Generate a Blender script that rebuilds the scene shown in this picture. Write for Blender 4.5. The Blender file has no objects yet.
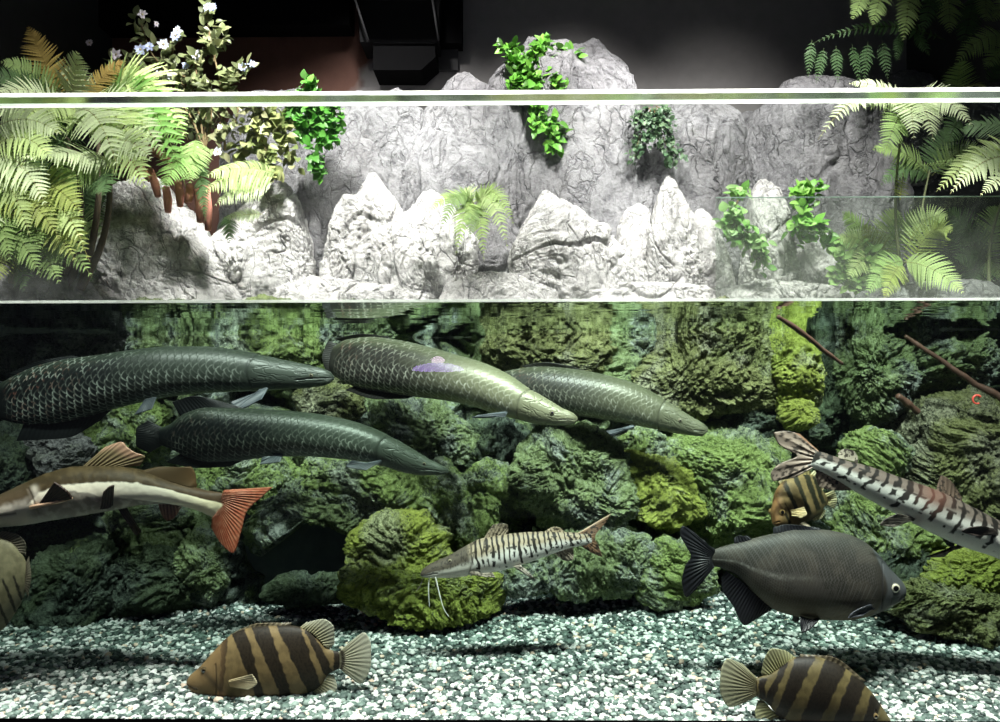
import bpy, math, random
import numpy as np
from mathutils import Vector, Matrix

random.seed(7)
SC = bpy.context.scene
C = SC.collection

# ------------------------------------------------------------------ camera
FPX = 722.0                      # focal length in pixels of the 1000 px wide frame
HORIZON = 387.0
CAM = Vector((0.0, -2.6, 1.238))
YAW, ROLL = math.radians(0.6), math.radians(-0.10)
cam_data = bpy.data.cameras.new('camera')
cam = bpy.data.objects.new('camera', cam_data)
C.objects.link(cam)
cam_data.sensor_width = 36.0
cam_data.lens = 36.0 * FPX / 1000.0
cam_data.shift_y = (HORIZON - 361.0) / 1000.0
cam_data.clip_start = 0.05
ROT = Matrix.Rotation(YAW, 3, 'Z') @ Matrix.Rotation(math.radians(90), 3, 'X') @ Matrix.Rotation(ROLL, 3, 'Z')
cam.matrix_world = Matrix.Translation(CAM) @ ROT.to_4x4()
SC.camera = cam
RN = np.array(ROT)

# ------------------------------------------------------------------ world, exposure, lights
w = bpy.data.worlds.new('hall_dark')
w.use_nodes = True
w.node_tree.nodes['Background'].inputs[0].default_value = (0.75, 0.85, 1.0, 1)
w.node_tree.nodes['Background'].inputs[1].default_value = 0.06
SC.world = w
SC.view_settings.view_transform = 'Standard'
SC.view_settings.look = 'None'
SC.view_settings.exposure = 0.0
SC.view_settings.gamma = 1.0
SC.view_settings.use_curve_mapping = False
SC.cycles.transparent_max_bounces = 32
SC.cycles.max_bounces = 10
SC.cycles.diffuse_bounces = 3
SC.cycles.glossy_bounces = 4
SC.cycles.caustics_reflective = False
SC.cycles.caustics_refractive = False
SC.cycles.sample_clamp_indirect = 4.0


def spot(name, loc, target, power, angle, blend=0.35, radius=0.06, col=(1, 0.98, 0.94)):
    d = bpy.data.lights.new(name, 'SPOT')
    d.energy = power
    d.spot_size = math.radians(angle)
    d.spot_blend = blend
    d.shadow_soft_size = radius
    d.color = col
    o = bpy.data.objects.new(name, d)
    o.location = loc
    o.rotation_euler = (Vector(target) - Vector(loc)).to_track_quat('-Z', 'Y').to_euler()
    C.objects.link(o)
    return o


# ceiling spotlights over the tank, with an added one for the corner stone (all above the picture's upper edge)
for lx, lp in ((-2.3, 270), (-1.25, 470), (-0.1, 800), (1.0, 980), (2.1, 680)):
    spot('spotlight', (lx, -0.5, 3.5), (lx * 1.02, 1.25, 0.35), lp, 58, 0.55, 0.10)
for lx, lp in ((-1.3, 900), (0.15, 760), (1.45, 760)):          # wide lamps for the rocks above the water
    spot('spotlight', (lx, 0.6, 4.6), (lx * 1.05, 2.6, 2.45), lp, 66, 0.7, 0.22)
spot('spotlight', (-1.2, 0.5, 4.3), (-2.15, 1.6, 2.2), 260, 60, 0.5, 0.1)   # ferns in the corner
for lx in (-0.9, 0.5, 1.7):                                    # wall washers
    spot('spotlight', (lx, 2.0, 4.9), (lx, 3.4, 2.7), 140 - 55 * lx, 66, 0.9, 0.1)
spot('spotlight', (-0.3, 0.5, 4.4), (-2.0, 2.05, 1.8), 420, 20, 0.8, 0.1)  # added spot, brightens the sloping stone in the corner
spot('spotlight', (2.2, 0.8, 4.3), (2.1, 1.6, 1.9), 130, 44, 0.5, 0.1)


strip = bpy.data.lights.new('added_strip_light', 'AREA')               # added strip, put in to brighten the pane's upper edge
strip.shape = 'RECTANGLE'
strip.size, strip.size_y, strip.energy, strip.spread = 6.0, 0.06, 20, math.radians(14)
so = bpy.data.objects.new('added_strip_light', strip)
so.location = (0, 0.05, 3.3)
C.objects.link(so)


# ------------------------------------------------------------------ pixel helpers
def P(px, py, y):
    """the point of the plane at depth y seen at pixel (px, py); arrays allowed"""
    px, py, y = np.broadcast_arrays(np.asarray(px, float), np.asarray(py, float), np.asarray(y, float))
    cx, cy = (px - 500.0) / FPX, (HORIZON - py) / FPX
    d = np.stack([cx, cy, -np.ones_like(cx)], -1) @ RN.T
    t = (y - CAM.y) / d[..., 1]
    return np.array(CAM) + d * t[..., None]


def scale_at(y):
    return (y - CAM.y) / FPX


# ------------------------------------------------------------------ noise in numpy
_rng = np.random.default_rng(11)
_perm = np.concatenate([_rng.permutation(256)] * 3)
_grad = _rng.normal(size=(256, 3))
_grad /= np.linalg.norm(_grad, axis=1)[:, None]


def perlin(p):
    i = np.floor(p).astype(np.int64)
    f = p - i
    u = f * f * f * (f * (f * 6 - 15) + 10)
    i &= 255
    out = 0
    for dx in (0, 1):
        hx = _perm[i[:, 0] + dx]
        wx = u[:, 0] if dx else 1 - u[:, 0]
        for dy in (0, 1):
            hy = _perm[hx + i[:, 1] + dy]
            wy = u[:, 1] if dy else 1 - u[:, 1]
            for dz in (0, 1):
                h = _perm[hy + i[:, 2] + dz]
                wz = u[:, 2] if dz else 1 - u[:, 2]
                g = _grad[h]
                out = out + wx * wy * wz * (g[:, 0] * (f[:, 0] - dx) + g[:, 1] * (f[:, 1] - dy) + g[:, 2] * (f[:, 2] - dz))
    return out * 1.6


def fbm(p, octaves=4, gain=0.5, lac=2.03):
    a, s, out = 1.0, 1.0, 0
    for k in range(octaves):
        out = out + a * perlin(p * s + 17.3 * k)
        a *= gain
        s *= lac
    return out


def ridged(p, octaves=4, gain=0.55, lac=2.1):
    a, s, out = 1.0, 1.0, 0
    for k in range(octaves):
        out = out + a * (1 - 2.2 * np.abs(perlin(p * s + 9.1 * k)))
        a *= gain
        s *= lac
    return out


def sst(a, b, x):
    t = np.clip((x - a) / (b - a), 0, 1)
    return t * t * (3 - 2 * t)


# ------------------------------------------------------------------ mesh helpers
def make_mesh(name, verts, faces, mats, smooth=True, col=None, uv=None, mat_idx=None):
    """faces: one int array (n,3|4) or a list of such arrays"""
    me = bpy.data.meshes.new(name)
    verts = np.asarray(verts, np.float32)
    fl = faces if isinstance(faces, list) else [faces]
    fl = [np.asarray(f, np.int32) for f in fl if len(f)]
    loops = np.concatenate([f.ravel() for f in fl])
    tot = np.concatenate([np.full(len(f), f.shape[1], np.int32) for f in fl])
    start = np.concatenate([[0], np.cumsum(tot)[:-1]]).astype(np.int32)
    me.vertices.add(len(verts))
    me.vertices.foreach_set('co', verts.ravel())
    me.loops.add(len(loops))
    me.loops.foreach_set('vertex_index', loops)
    me.polygons.add(len(tot))
    me.polygons.foreach_set('loop_start', start)
    me.polygons.foreach_set('loop_total', tot)
    me.polygons.foreach_set('use_smooth', np.full(len(tot), smooth, bool))
    if mat_idx is not None:
        me.polygons.foreach_set('material_index', np.asarray(mat_idx, np.int32))
    for m in (mats if isinstance(mats, (list, tuple)) else [mats]):
        me.materials.append(m)
    if col is not None:
        a = me.color_attributes.new('Col', 'FLOAT_COLOR', 'POINT')
        cc = np.ones((len(verts), 4), np.float32)
        cc[:, :3] = col
        a.data.foreach_set('color', cc.ravel())
    me.update()
    me.validate()
    return me


def link(name, me, parent=None, loc=None):
    o = bpy.data.objects.new(name, me)
    C.objects.link(o)
    if loc is not None:
        o.location = loc
    if parent is not None:
        o.parent = parent
    return o


def obj(name, verts, faces, mats, parent=None, origin=None, **kw):
    """verts in world coordinates; the object's origin is put at `origin` (or the parent's)"""
    verts = np.asarray(verts, float)
    if parent is not None:
        og = np.zeros(3)
        q = parent
        while q is not None:
            og = og + np.array(q.location)
            q = q.parent
        me = make_mesh(name, verts - og, faces, mats, **kw)
        return link(name, me, parent)
    if origin is None:
        origin = verts.mean(0)
    me = make_mesh(name, verts - np.asarray(origin), faces, mats, **kw)
    return link(name, me, None, origin)


def tag(o, label, cat, group=None):
    o['label'] = label
    o['category'] = cat
    if group:
        o['group'] = group
    return o


def thing(name, label, cat, loc, group=None):
    o = bpy.data.objects.new(name, None)
    o.empty_display_size = 0.05
    C.objects.link(o)
    o.location = loc
    return tag(o, label, cat, group)


def struct(o):
    o['kind'] = 'structure'
    return o


class MB:
    """collects vertices and quads/tris for one mesh"""

    def __init__(self):
        self.v, self.q, self.t, self.c, self.n = [], [], [], [], 0

    def add(self, v, q=None, t=None, c=None):
        v = np.asarray(v, float).reshape(-1, 3)
        if q is not None and len(q):
            self.q.append(np.asarray(q) + self.n)
        if t is not None and len(t):
            self.t.append(np.asarray(t) + self.n)
        if c is not None:
            self.c.append(np.broadcast_to(np.asarray(c, float), (len(v), 3)))
        self.v.append(v)
        self.n += len(v)

    def box(self, a, b, c=None):
        (x0, y0, z0), (x1, y1, z1) = a, b
        v = [(x0, y0, z0), (x1, y0, z0), (x1, y1, z0), (x0, y1, z0), (x0, y0, z1), (x1, y0, z1), (x1, y1, z1), (x0, y1, z1)]
        self.add(v, [(3, 2, 1, 0), (4, 5, 6, 7), (0, 1, 5, 4), (1, 2, 6, 5), (2, 3, 7, 6), (3, 0, 4, 7)], c=c)

    def tube(self, pts, r, n=8, c=None):
        pts = np.asarray(pts, float)
        r = np.broadcast_to(np.asarray(r, float), (len(pts),))
        t = np.gradient(pts, axis=0)
        t /= np.linalg.norm(t, axis=1)[:, None] + 1e-12
        ref = np.array([0, 1.0, 0.13])
        a = np.cross(t, ref)
        a /= np.linalg.norm(a, axis=1)[:, None] + 1e-12
        b = np.cross(t, a)
        ang = np.linspace(0, 2 * np.pi, n, endpoint=False)
        ring = pts[:, None] + r[:, None, None] * (np.cos(ang)[None, :, None] * a[:, None] + np.sin(ang)[None, :, None] * b[:, None])
        m = len(pts)
        idx = np.arange(m * n).reshape(m, n)
        q = np.stack([idx[:-1], np.roll(idx[:-1], -1, 1), np.roll(idx[1:], -1, 1), idx[1:]], -1).reshape(-1, 4)
        v = np.concatenate([ring.reshape(-1, 3), pts[:1], pts[-1:]])
        i0, i1 = m * n, m * n + 1
        tr = [(i0, idx[0, (k + 1) % n], idx[0, k]) for k in range(n)] + [(i1, idx[-1, k], idx[-1, (k + 1) % n]) for k in range(n)]
        self.add(v, q, tr, c)

    def build(self, name, mats, parent=None, origin=None, smooth=True):
        f = []
        if self.q:
            f.append(np.concatenate(self.q))
        if self.t:
            f.append(np.concatenate(self.t))
        return obj(name, np.concatenate(self.v), f, mats, parent, origin, smooth=smooth, col=np.concatenate(self.c) if self.c else None)


_ico = {}


def icosphere(k):
    if k in _ico:
        return _ico[k]
    ph = (1 + 5 ** 0.5) / 2
    v = np.array([(-1, ph, 0), (1, ph, 0), (-1, -ph, 0), (1, -ph, 0), (0, -1, ph), (0, 1, ph), (0, -1, -ph), (0, 1, -ph), (ph, 0, -1), (ph, 0, 1), (-ph, 0, -1), (-ph, 0, 1)], float)
    f = np.array([(0, 11, 5), (0, 5, 1), (0, 1, 7), (0, 7, 10), (0, 10, 11), (1, 5, 9), (5, 11, 4), (11, 10, 2), (10, 7, 6), (7, 1, 8), (3, 9, 4), (3, 4, 2), (3, 2, 6), (3, 6, 8), (3, 8, 9), (4, 9, 5), (2, 4, 11), (6, 2, 10), (8, 6, 7), (9, 8, 1)])
    v /= np.linalg.norm(v, axis=1)[:, None]
    for _ in range(k):
        e = np.concatenate([f[:, [0, 1]], f[:, [1, 2]], f[:, [2, 0]]])
        e.sort(axis=1)
        ue, inv = np.unique(e, axis=0, return_inverse=True)
        inv = inv.reshape(-1)
        mid = v[ue].mean(1)
        mid /= np.linalg.norm(mid, axis=1)[:, None]
        n, m = len(v), len(f)
        a, b, c = inv[:m] + n, inv[m:2 * m] + n, inv[2 * m:] + n
        f = np.concatenate([np.stack([f[:, 0], a, c], 1), np.stack([f[:, 1], b, a], 1), np.stack([f[:, 2], c, b], 1), np.stack([a, b, c], 1)])
        v = np.concatenate([v, mid])
    _ico[k] = (v, f)
    return _ico[k]


# ------------------------------------------------------------------ material helpers
def new_mat(name):
    m = bpy.data.materials.new(name)
    m.use_nodes = True
    nt = m.node_tree
    nt.nodes.clear()
    out = nt.nodes.new('ShaderNodeOutputMaterial')
    return m, nt, out


class N:
    """short node wiring"""

    def __init__(self, nt):
        self.nt = nt

    def __call__(self, typ, ins=None, **props):
        n = self.nt.nodes.new('ShaderNode' + typ)
        for k, v in props.items():
            setattr(n, k, v)
        for k, v in (ins or {}).items():
            s = n.inputs[k]
            if hasattr(v, 'is_output'):
                self.nt.links.new(v, s)
            else:
                s.default_value = v
        return n

    def link(self, a, b):
        self.nt.links.new(a, b)

    def math(self, op, a, b=0.0, c=None):
        n = self('Math', {0: a, 1: b}, operation=op)
        if c is not None:
            if hasattr(c, 'is_output'):
                self.link(c, n.inputs[2])
            else:
                n.inputs[2].default_value = c
        return n.outputs[0]

    def ramp(self, fac, stops):
        n = self('ValToRGB', {0: fac})
        e = n.color_ramp.elements
        while len(e) < len(stops):
            e.new(0.5)
        for k, (p, col) in enumerate(stops):
            e[k].position = p
            c = col if isinstance(col, (tuple, list)) else (col, col, col)
            e[k].color = (*c[:3], 1)
        return n.outputs[0]

    def mix(self, fac, a, b):
        n = self('Mix', data_type='RGBA')
        for s, v in ((n.inputs[0], fac), (n.inputs[6], a), (n.inputs[7], b)):
            if hasattr(v, 'is_output'):
                self.link(v, s)
            elif isinstance(v, (tuple, list)):
                s.default_value = (*v[:3], 1)
            else:
                s.default_value = v
        return n.outputs[2]

    def noise(self, vec, scale, detail=4, rough=0.55, dist=0.0, **kw):
        n = self('TexNoise', {'Vector': vec, 'Scale': scale, 'Detail': detail, 'Roughness': rough, 'Distortion': dist}, **kw)
        return n.outputs[0]


def rock_mat(name, dark, mid, light, moss, moss_amt=0.5, scale=1.0, bump=1.0, rough=0.9, crust=0.5, cracks=0.0):
    m, nt, out = new_mat(name)
    n = N(nt)
    tc = n('TexCoord')
    rnd = n('ObjectInfo').outputs['Random']
    off = n('CombineXYZ', {0: n.math('MULTIPLY', rnd, 37.0), 1: n.math('MULTIPLY', rnd, 91.0), 2: n.math('MULTIPLY', rnd, 53.0)}).outputs[0]
    v = n('VectorMath', {0: tc.outputs['Object'], 1: off}, operation='ADD').outputs[0]
    big = n.noise(n('NewGeometry').outputs['Position'], 3.2 * scale, 4, 0.6, 0.4)
    med = n.noise(v, 20.0 * scale, 6, 0.72, 0.6)
    fin = n.noise(v, 70.0 * scale, 5, 0.75, 0.5)
    vor = n('TexVoronoi', {'Vector': v, 'Scale': 30.0 * scale, 'Randomness': 1.0}, feature='F1').outputs['Distance']
    crk = n('Math', {0: med, 1: 0.5}, operation='SUBTRACT').outputs[0]
    crk = n.math('ABSOLUTE', crk)                                   # thin folded lines of the crust
    base = n.ramp(med, [(0.32, dark), (0.5, mid), (0.68, light)])
    speck = n.ramp(n.math('MULTIPLY', n.math('SUBTRACT', fin, 0.42), 2.6), [(0.16, 0.0), (0.42, 1.0)])
    base = n.mix(n.math('MULTIPLY', speck, crust), base, light)
    mm = n.ramp(n.math('ADD', big, n.math('MULTIPLY', n.math('SUBTRACT', fin, 0.5), 0.55)), [(0.60 - 0.24 * moss_amt - 0.06, 0.0), (0.66 - 0.24 * moss_amt, 1.0)])
    base = n.mix(n.math('MULTIPLY', mm, min(1.0, moss_amt * 1.2)), base, n.mix(med, tuple(0.45 * x for x in moss), tuple(min(1, 1.35 * x) for x in moss)))
    pit = n.ramp(n.math('ADD', crk, n.math('MULTIPLY', vor, 0.12)), [(0.0, 0.25), (0.07, 1.0)])
    base = n.mix(n.math('MULTIPLY', n.math('SUBTRACT', 1.0, n.ramp(n.math('ADD', fin, n.math('MULTIPLY', n.math('SUBTRACT', med, 0.5), 0.5)), [(0.36, 0.0), (0.47, 1.0)])), crust), base, dark)
    h = n.math('ADD', n.math('MULTIPLY', med, 0.4), n.math('MULTIPLY', fin, 0.75))
    h = n.math('ADD', h, n.math('MULTIPLY', pit, 0.12))
    if cracks:
        dv = n('VectorMath', {0: n('TexNoise', {'Vector': v, 'Scale': 6.0, 'Detail': 4.0, 'Roughness': 0.5}).outputs[1], 1: (0.16, 0.16, 0.16)}, operation='MULTIPLY').outputs[0]
        cv = n('Mapping', {'Vector': n('VectorMath', {0: v, 1: dv}, operation='ADD').outputs[0], 'Scale': (1.0, 1.0, 0.42)}).outputs[0]
        ln = None
        for sc_, wd_ in ((3.4, 0.022), (8.0, 0.045)):
            e_ = n('TexVoronoi', {'Vector': cv, 'Scale': sc_}, feature='DISTANCE_TO_EDGE').outputs['Distance']
            l_ = n.ramp(e_, [(0.0, 1.0), (wd_, 0.0)])
            gate = n.ramp(n.noise(v, 4.0, 3, 0.6), [(0.40, 0.0), (0.52, 1.0)])
            l_ = n.math('MULTIPLY', l_, gate)
            ln = l_ if ln is None else n.math('MAXIMUM', ln, l_)
        base = n.mix(n.math('MULTIPLY', ln, cracks), base, (0.10, 0.10, 0.105))
        h = n.math('SUBTRACT', h, n.math('MULTIPLY', ln, 0.35))
    bp = n('Bump', {'Height': h, 'Strength': 1.0, 'Distance': 0.035 * bump / scale})
    bs = n('BsdfPrincipled', {'Base Color': base, 'Roughness': rough, 'Normal': bp.outputs[0]})
    bs.inputs['Specular IOR Level'].default_value = 0.25
    n.link(bs.outputs[0], out.inputs[0])
    return m


def col_mat(name, rough=0.5, spec=0.4, bump_scale=0, bump_dist=0.002, trans=0.0, metallic=0.0, coat=0.0, sss=0.0, vary=0.0):
    """colour comes from the part's own 'Col' attribute, with a little noise"""
    m, nt, out = new_mat(name)
    n = N(nt)
    a = n('Attribute', attribute_name='Col').outputs['Color']
    tc = n('TexCoord').outputs['Object']
    if vary:
        f = n.noise(tc, 60, 5, 0.65)
        a = n.mix(1.0, a, n('HueSaturation', {'Color': a, 'Value': n.math('ADD', n.math('MULTIPLY', f, vary * 2), 1.0 - vary)}).outputs[0])
    bs = n('BsdfPrincipled', {'Base Color': a, 'Roughness': rough, 'Metallic': metallic})
    bs.inputs['Specular IOR Level'].default_value = spec
    bs.inputs['Coat Weight'].default_value = coat
    if bump_scale:
        h = n.noise(tc, bump_scale, 4, 0.6)
        b = n('Bump', {'Height': h, 'Strength': 0.8, 'Distance': bump_dist})
        n.link(b.outputs[0], bs.inputs['Normal'])
    sh = bs.outputs[0]
    if trans:
        t = n('BsdfTranslucent', {'Color': a}).outputs[0]
        mx = n('MixShader', {0: trans, 1: sh, 2: t})
        sh = mx.outputs[0]
    n.link(sh, out.inputs[0])
    return m


def plain_mat(name, col, rough=0.6, spec=0.4, metallic=0.0, noise=0.15, nscale=20, bump=0.0):
    m, nt, out = new_mat(name)
    n = N(nt)
    tc = n('TexCoord').outputs['Object']
    f = n.noise(tc, nscale, 5, 0.6)
    c = n.mix(f, tuple(x * (1 - noise) for x in col), tuple(min(1, x * (1 + noise)) for x in col))
    bs = n('BsdfPrincipled', {'Base Color': c, 'Roughness': rough, 'Metallic': metallic})
    bs.inputs['Specular IOR Level'].default_value = spec
    if bump:
        n.link(n('Bump', {'Height': f, 'Distance': bump}).outputs[0], bs.inputs['Normal'])
    n.link(bs.outputs[0], out.inputs[0])
    return m


# ------------------------------------------------------------------ setting: room shell
Y_PANE, Y_WATER, Y_BACK = 0.0, 0.1, 3.4
Z_WATER = 1.556
Z_TOP = 2.30
XW = 3.3


def slab(name, a, b, mat):
    m = MB()
    m.box(a, b)
    return struct(m.build(name, mat, smooth=False, origin=(np.array(a) + np.array(b)) / 2))


def back_wall_mat():
    m, nt, out = new_mat('painted_back_wall')
    n = N(nt)
    g = n('NewGeometry').outputs['Position']
    s = n('SeparateXYZ', {0: g})
    f = n.noise(g, 3.0, 4, 0.5)
    # brown paint on the left with a slanting ragged edge, grey plaster to the right of it
    e = n.math('ADD', s.outputs[0], n.math('MULTIPLY', s.outputs[2], -0.95))
    e = n.math('ADD', e, n.math('MULTIPLY', f, 0.5))
    k = n.ramp(n.math('ADD', n.math('MULTIPLY', e, 1.0), 5.05), [(0.42, 0.0), (0.52, 1.0)])
    br = n.mix(n.noise(g, 6, 5, 0.6), (0.075, 0.032, 0.022), (0.15, 0.07, 0.05))
    gr = n.mix(n.noise(g, 9, 5, 0.6), (0.20, 0.19, 0.19), (0.27, 0.26, 0.255))
    bs = n('BsdfPrincipled', {'Base Color': n.mix(k, br, gr), 'Roughness': 0.85})
    n.link(bs.outputs[0], out.inputs[0])
    return m


M_WALL = back_wall_mat()
M_DARKWALL = plain_mat('dark_rendered_wall', (0.016, 0.018, 0.019), 0.9, nscale=8, noise=0.4)
M_BLACK = plain_mat('matt_black_paint', (0.006, 0.006, 0.0065), 1.0, spec=0.03)
M_BED = plain_mat('tank_bed', (0.08, 0.085, 0.08), 0.95)
slab('wall_back', (-XW, Y_BACK, -0.35), (XW, Y_BACK + 0.1, 5.6), M_WALL)
slab('wall_left', (-XW - 0.1, 0.0, -0.35), (-XW, Y_BACK + 0.1, 5.6), M_DARKWALL)
slab('wall_right', (XW, 0.0, -0.35), (XW + 0.1, Y_BACK + 0.1, 5.6), M_DARKWALL)
slab('ceiling', (-XW - 0.1, 0.0, 5.6), (XW + 0.1, Y_BACK + 0.1, 5.7), M_BLACK)
slab('floor', (-XW - 0.1, 0.0, -0.45), (XW + 0.1, Y_BACK + 0.1, -0.35), M_BED)
# dark ceiling bulkhead and slanting beam in front of the back wall
bz = P(290, 31, 3.3)[2]
bx0, bx1 = P(100, 30, 3.3)[0], P(352, 30, 3.3)[0]
slab('trim_1', (bx0, 3.2, bz), (bx1, 3.4, 5.6), M_BLACK)
m_ = MB()
a_, b_ = P(10, -30, 3.25), P(74, 32, 3.25)
d_ = np.array([0.10, 0, 0.07])
v_ = []
for yy in (0.0, 0.12):
    for q_ in (a_ - d_, a_ + d_, b_ + d_ * 0.8, b_ - d_ * 0.8):
        v_.append(q_ + np.array([0, yy, 0]))
m_.add(v_, [(0, 3, 2, 1), (4, 5, 6, 7), (0, 1, 5, 4), (1, 2, 6, 5), (2, 3, 7, 6), (3, 0, 4, 7)])
struct(m_.build('trim_2', M_BLACK, smooth=False))


# ------------------------------------------------------------------ acrylic front and water
def pane_face_mat():
    m, nt, out = new_mat('clear_acrylic')
    n = N(nt)
    geo = n('NewGeometry')
    fr = n('Fresnel', {'IOR': 1.45}).outputs[0]
    k = n.math('MULTIPLY', fr, n.math('SUBTRACT', 1.0, geo.outputs['Backfacing']))
    tr = n('BsdfTransparent', {'Color': (0.975, 0.99, 0.98, 1)}).outputs[0]
    gl = n('BsdfGlossy', {'Color': (1, 1, 1, 1), 'Roughness': 0.0}).outputs[0]
    mx = n('MixShader', {0: k, 1: tr, 2: gl}).outputs[0]
    n.link(mx, out.inputs[0])
    return m


def pane_back_mat():
    """inner face: dried splashes and condensation just above the waterline"""
    m, nt, out = new_mat('clear_acrylic_with_splash_marks')
    n = N(nt)
    geo = n('NewGeometry')
    s = n('SeparateXYZ', {0: geo.outputs['Position']})
    hz = n('MapRange', {0: s.outputs[2], 1: Z_WATER, 2: Z_WATER + 0.32, 3: 1.0, 4: 0.0}).outputs[0]
    hz = n.math('POWER', hz, 2.0)
    above = n.math('GREATER_THAN', s.outputs[2], Z_WATER)
    f = n.noise(geo.outputs['Position'], 5, 6, 0.65)
    f = n.ramp(f, [(0.35, 0.1), (0.7, 1.0)])
    d = n('TexVoronoi', {'Vector': geo.outputs['Position'], 'Scale': 130.0}, feature='F1').outputs['Distance']
    d = n.ramp(d, [(0.16, 1.0), (0.24, 0.0)])
    k = n.math('MULTIPLY', n.math('MULTIPLY', hz, f), 0.26)
    k = n.math('ADD', k, n.math('MULTIPLY', n.math('MULTIPLY', d, f), 0.10))
    k = n.math('MULTIPLY', k, above)
    tr = n('BsdfTransparent', {'Color': (0.985, 0.995, 0.985, 1)}).outputs[0]
    df = n('BsdfDiffuse', {'Color': (0.85, 0.88, 0.86, 1)}).outputs[0]
    tl = n('BsdfTranslucent', {'Color': (0.85, 0.88, 0.86, 1)}).outputs[0]
    sc = n('MixShader', {0: 0.6, 1: df, 2: tl}).outputs[0]
    n.link(n('MixShader', {0: k, 1: tr, 2: sc}).outputs[0], out.inputs[0])
    return m


def pane_top_mat():
    """polished upper edge: mirrors totally when seen from inside the sheet, lets light through steeply"""
    m, nt, out = new_mat('polished_acrylic_edge')
    n = N(nt)
    geo = n('NewGeometry')
    dt = n('VectorMath', {0: geo.outputs['Incoming'], 1: geo.outputs['Normal']}, operation='DOT_PRODUCT').outputs['Value']
    dt = n.math('ABSOLUTE', dt)
    k = n('MapRange', {0: dt, 1: 0.70, 2: 0.76, 3: 1.0, 4: 0.05}).outputs[0]
    tr = n('BsdfTransparent', {'Color': (0.9, 0.97, 0.92, 1)}).outputs[0]
    gl = n('BsdfGlossy', {'Color': (0.80, 0.88, 0.82, 1), 'Roughness': 0.12}).outputs[0]
    n.link(n('MixShader', {0: k, 1: tr, 2: gl}).outputs[0], out.inputs[0])
    return m


M_PF, M_PB, M_PT = pane_face_mat(), pane_back_mat(), pane_top_mat()
m_ = MB()
m_.box((-XW, Y_PANE, -0.35), (XW, Y_WATER, Z_TOP))
pane = obj('window_1', np.concatenate(m_.v), np.concatenate(m_.q), [M_PF, M_PB, M_PT], smooth=False,
           mat_idx=[0, 2, 0, 0, 1, 0])
struct(pane)
pane['label'] = 'thick clear acrylic front pane of the aquarium'


def milky_mat(name, col, alpha):
    m, nt, out = new_mat(name)
    n = N(nt)
    f = n.noise(n('NewGeometry').outputs['Position'], 14, 4, 0.6)
    df = n('BsdfDiffuse', {'Color': (*col, 1)}).outputs[0]
    tl = n('BsdfTranslucent', {'Color': (*col, 1)}).outputs[0]
    s = n('MixShader', {0: 0.6, 1: df, 2: tl}).outputs[0]
    tr = n('BsdfTransparent').outputs[0]
    k = n.math('MULTIPLY', n.ramp(f, [(0.3, 0.6), (0.6, 1.0)]), alpha)
    n.link(n('MixShader', {0: k, 1: tr, 2: s}).outputs[0], out.inputs[0])
    return m


M_BEVEL = milky_mat('highlight_bevel', (0.93, 0.95, 0.90), 1.0)
M_MENISCUS = milky_mat('meniscus_highlight', (0.85, 0.88, 0.84), 0.75)
# the two bevels of the upper edge, coloured white for the light they catch
for yy, dz in ((Y_PANE - 0.002, 0.007), (Y_WATER - 0.003, 0.007)):
    m_ = MB()
    m_.box((-XW, yy, Z_TOP - dz), (XW, yy + 0.005, Z_TOP + dz * 0.8))
    struct(m_.build('trim_3' if yy < 0.05 else 'trim_4', M_BEVEL, smooth=False))
m_ = MB()  # pale strip painting the bright meniscus line where the water touches the sheet
m_.box((-XW, Y_WATER + 0.0005, Z_WATER + 0.001), (XW, Y_WATER + 0.004, Z_WATER + 0.010))
struct(m_.build('trim_5', M_MENISCUS, smooth=False))


def water_mats():
    m, nt, out = new_mat('water_surface')
    n = N(nt)
    geo = n('NewGeometry')
    dt = n('VectorMath', {0: geo.outputs['Incoming'], 1: geo.outputs['True Normal']}, operation='DOT_PRODUCT').outputs['Value']
    dt = n.math('ABSOLUTE', dt)
    tir = n('MapRange', {0: dt, 1: 0.46, 2: 0.56, 3: 1.0, 4: 0.03}).outputs[0]      # total reflection seen from below
    fr = n('Fresnel', {'IOR': 1.33}).outputs[0]
    k = n.mix(geo.outputs['Backfacing'], fr, tir)
    mp = n('Mapping', {'Vector': geo.outputs['Position'], 'Scale': (0.22, 1.0, 1.0)}).outputs[0]
    h = n.math('ADD', n.noise(mp, 5, 2, 0.5), n.math('MULTIPLY', n.noise(mp, 15, 1, 0.5), 0.2))
    bp = n('Bump', {'Height': h, 'Strength': 1.0, 'Distance': 0.0028})
    gl = n('BsdfGlossy', {'Color': (0.92, 0.97, 0.95, 1), 'Roughness': 0.0, 'Normal': bp.outputs[0]}).outputs[0]
    tr = n('BsdfTransparent', {'Color': (0.97, 0.99, 0.98, 1)}).outputs[0]
    n.link(n('MixShader', {0: k, 1: tr, 2: gl}).outputs[0], out.inputs[0])
    ab = n('VolumeAbsorption', {'Color': (0.71, 0.86, 0.835, 1), 'Density': 0.28}).outputs[0]
    n.link(ab, out.inputs[1])
    m2, nt2, out2 = new_mat('water_side')
    n2 = N(nt2)
    n2.link(n2('BsdfTransparent').outputs[0], out2.inputs[0])
    ab2 = n2('VolumeAbsorption', {'Color': (0.71, 0.86, 0.835, 1), 'Density': 0.28}).outputs[0]
    n2.link(ab2, out2.inputs[1])
    return m, m2


M_WS, M_WSIDE = water_mats()
m_ = MB()
m_.box((-XW + 0.002, Y_WATER + 0.0003, -0.348), (XW - 0.002, Y_BACK - 0.002, Z_WATER))
wt = obj('water', np.concatenate(m_.v), np.concatenate(m_.q), [M_WSIDE, M_WS], smooth=False, mat_idx=[0, 1, 0, 0, 0, 0])
struct(wt)
wt['label'] = 'clear greenish aquarium water with a rippled surface'

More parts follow.
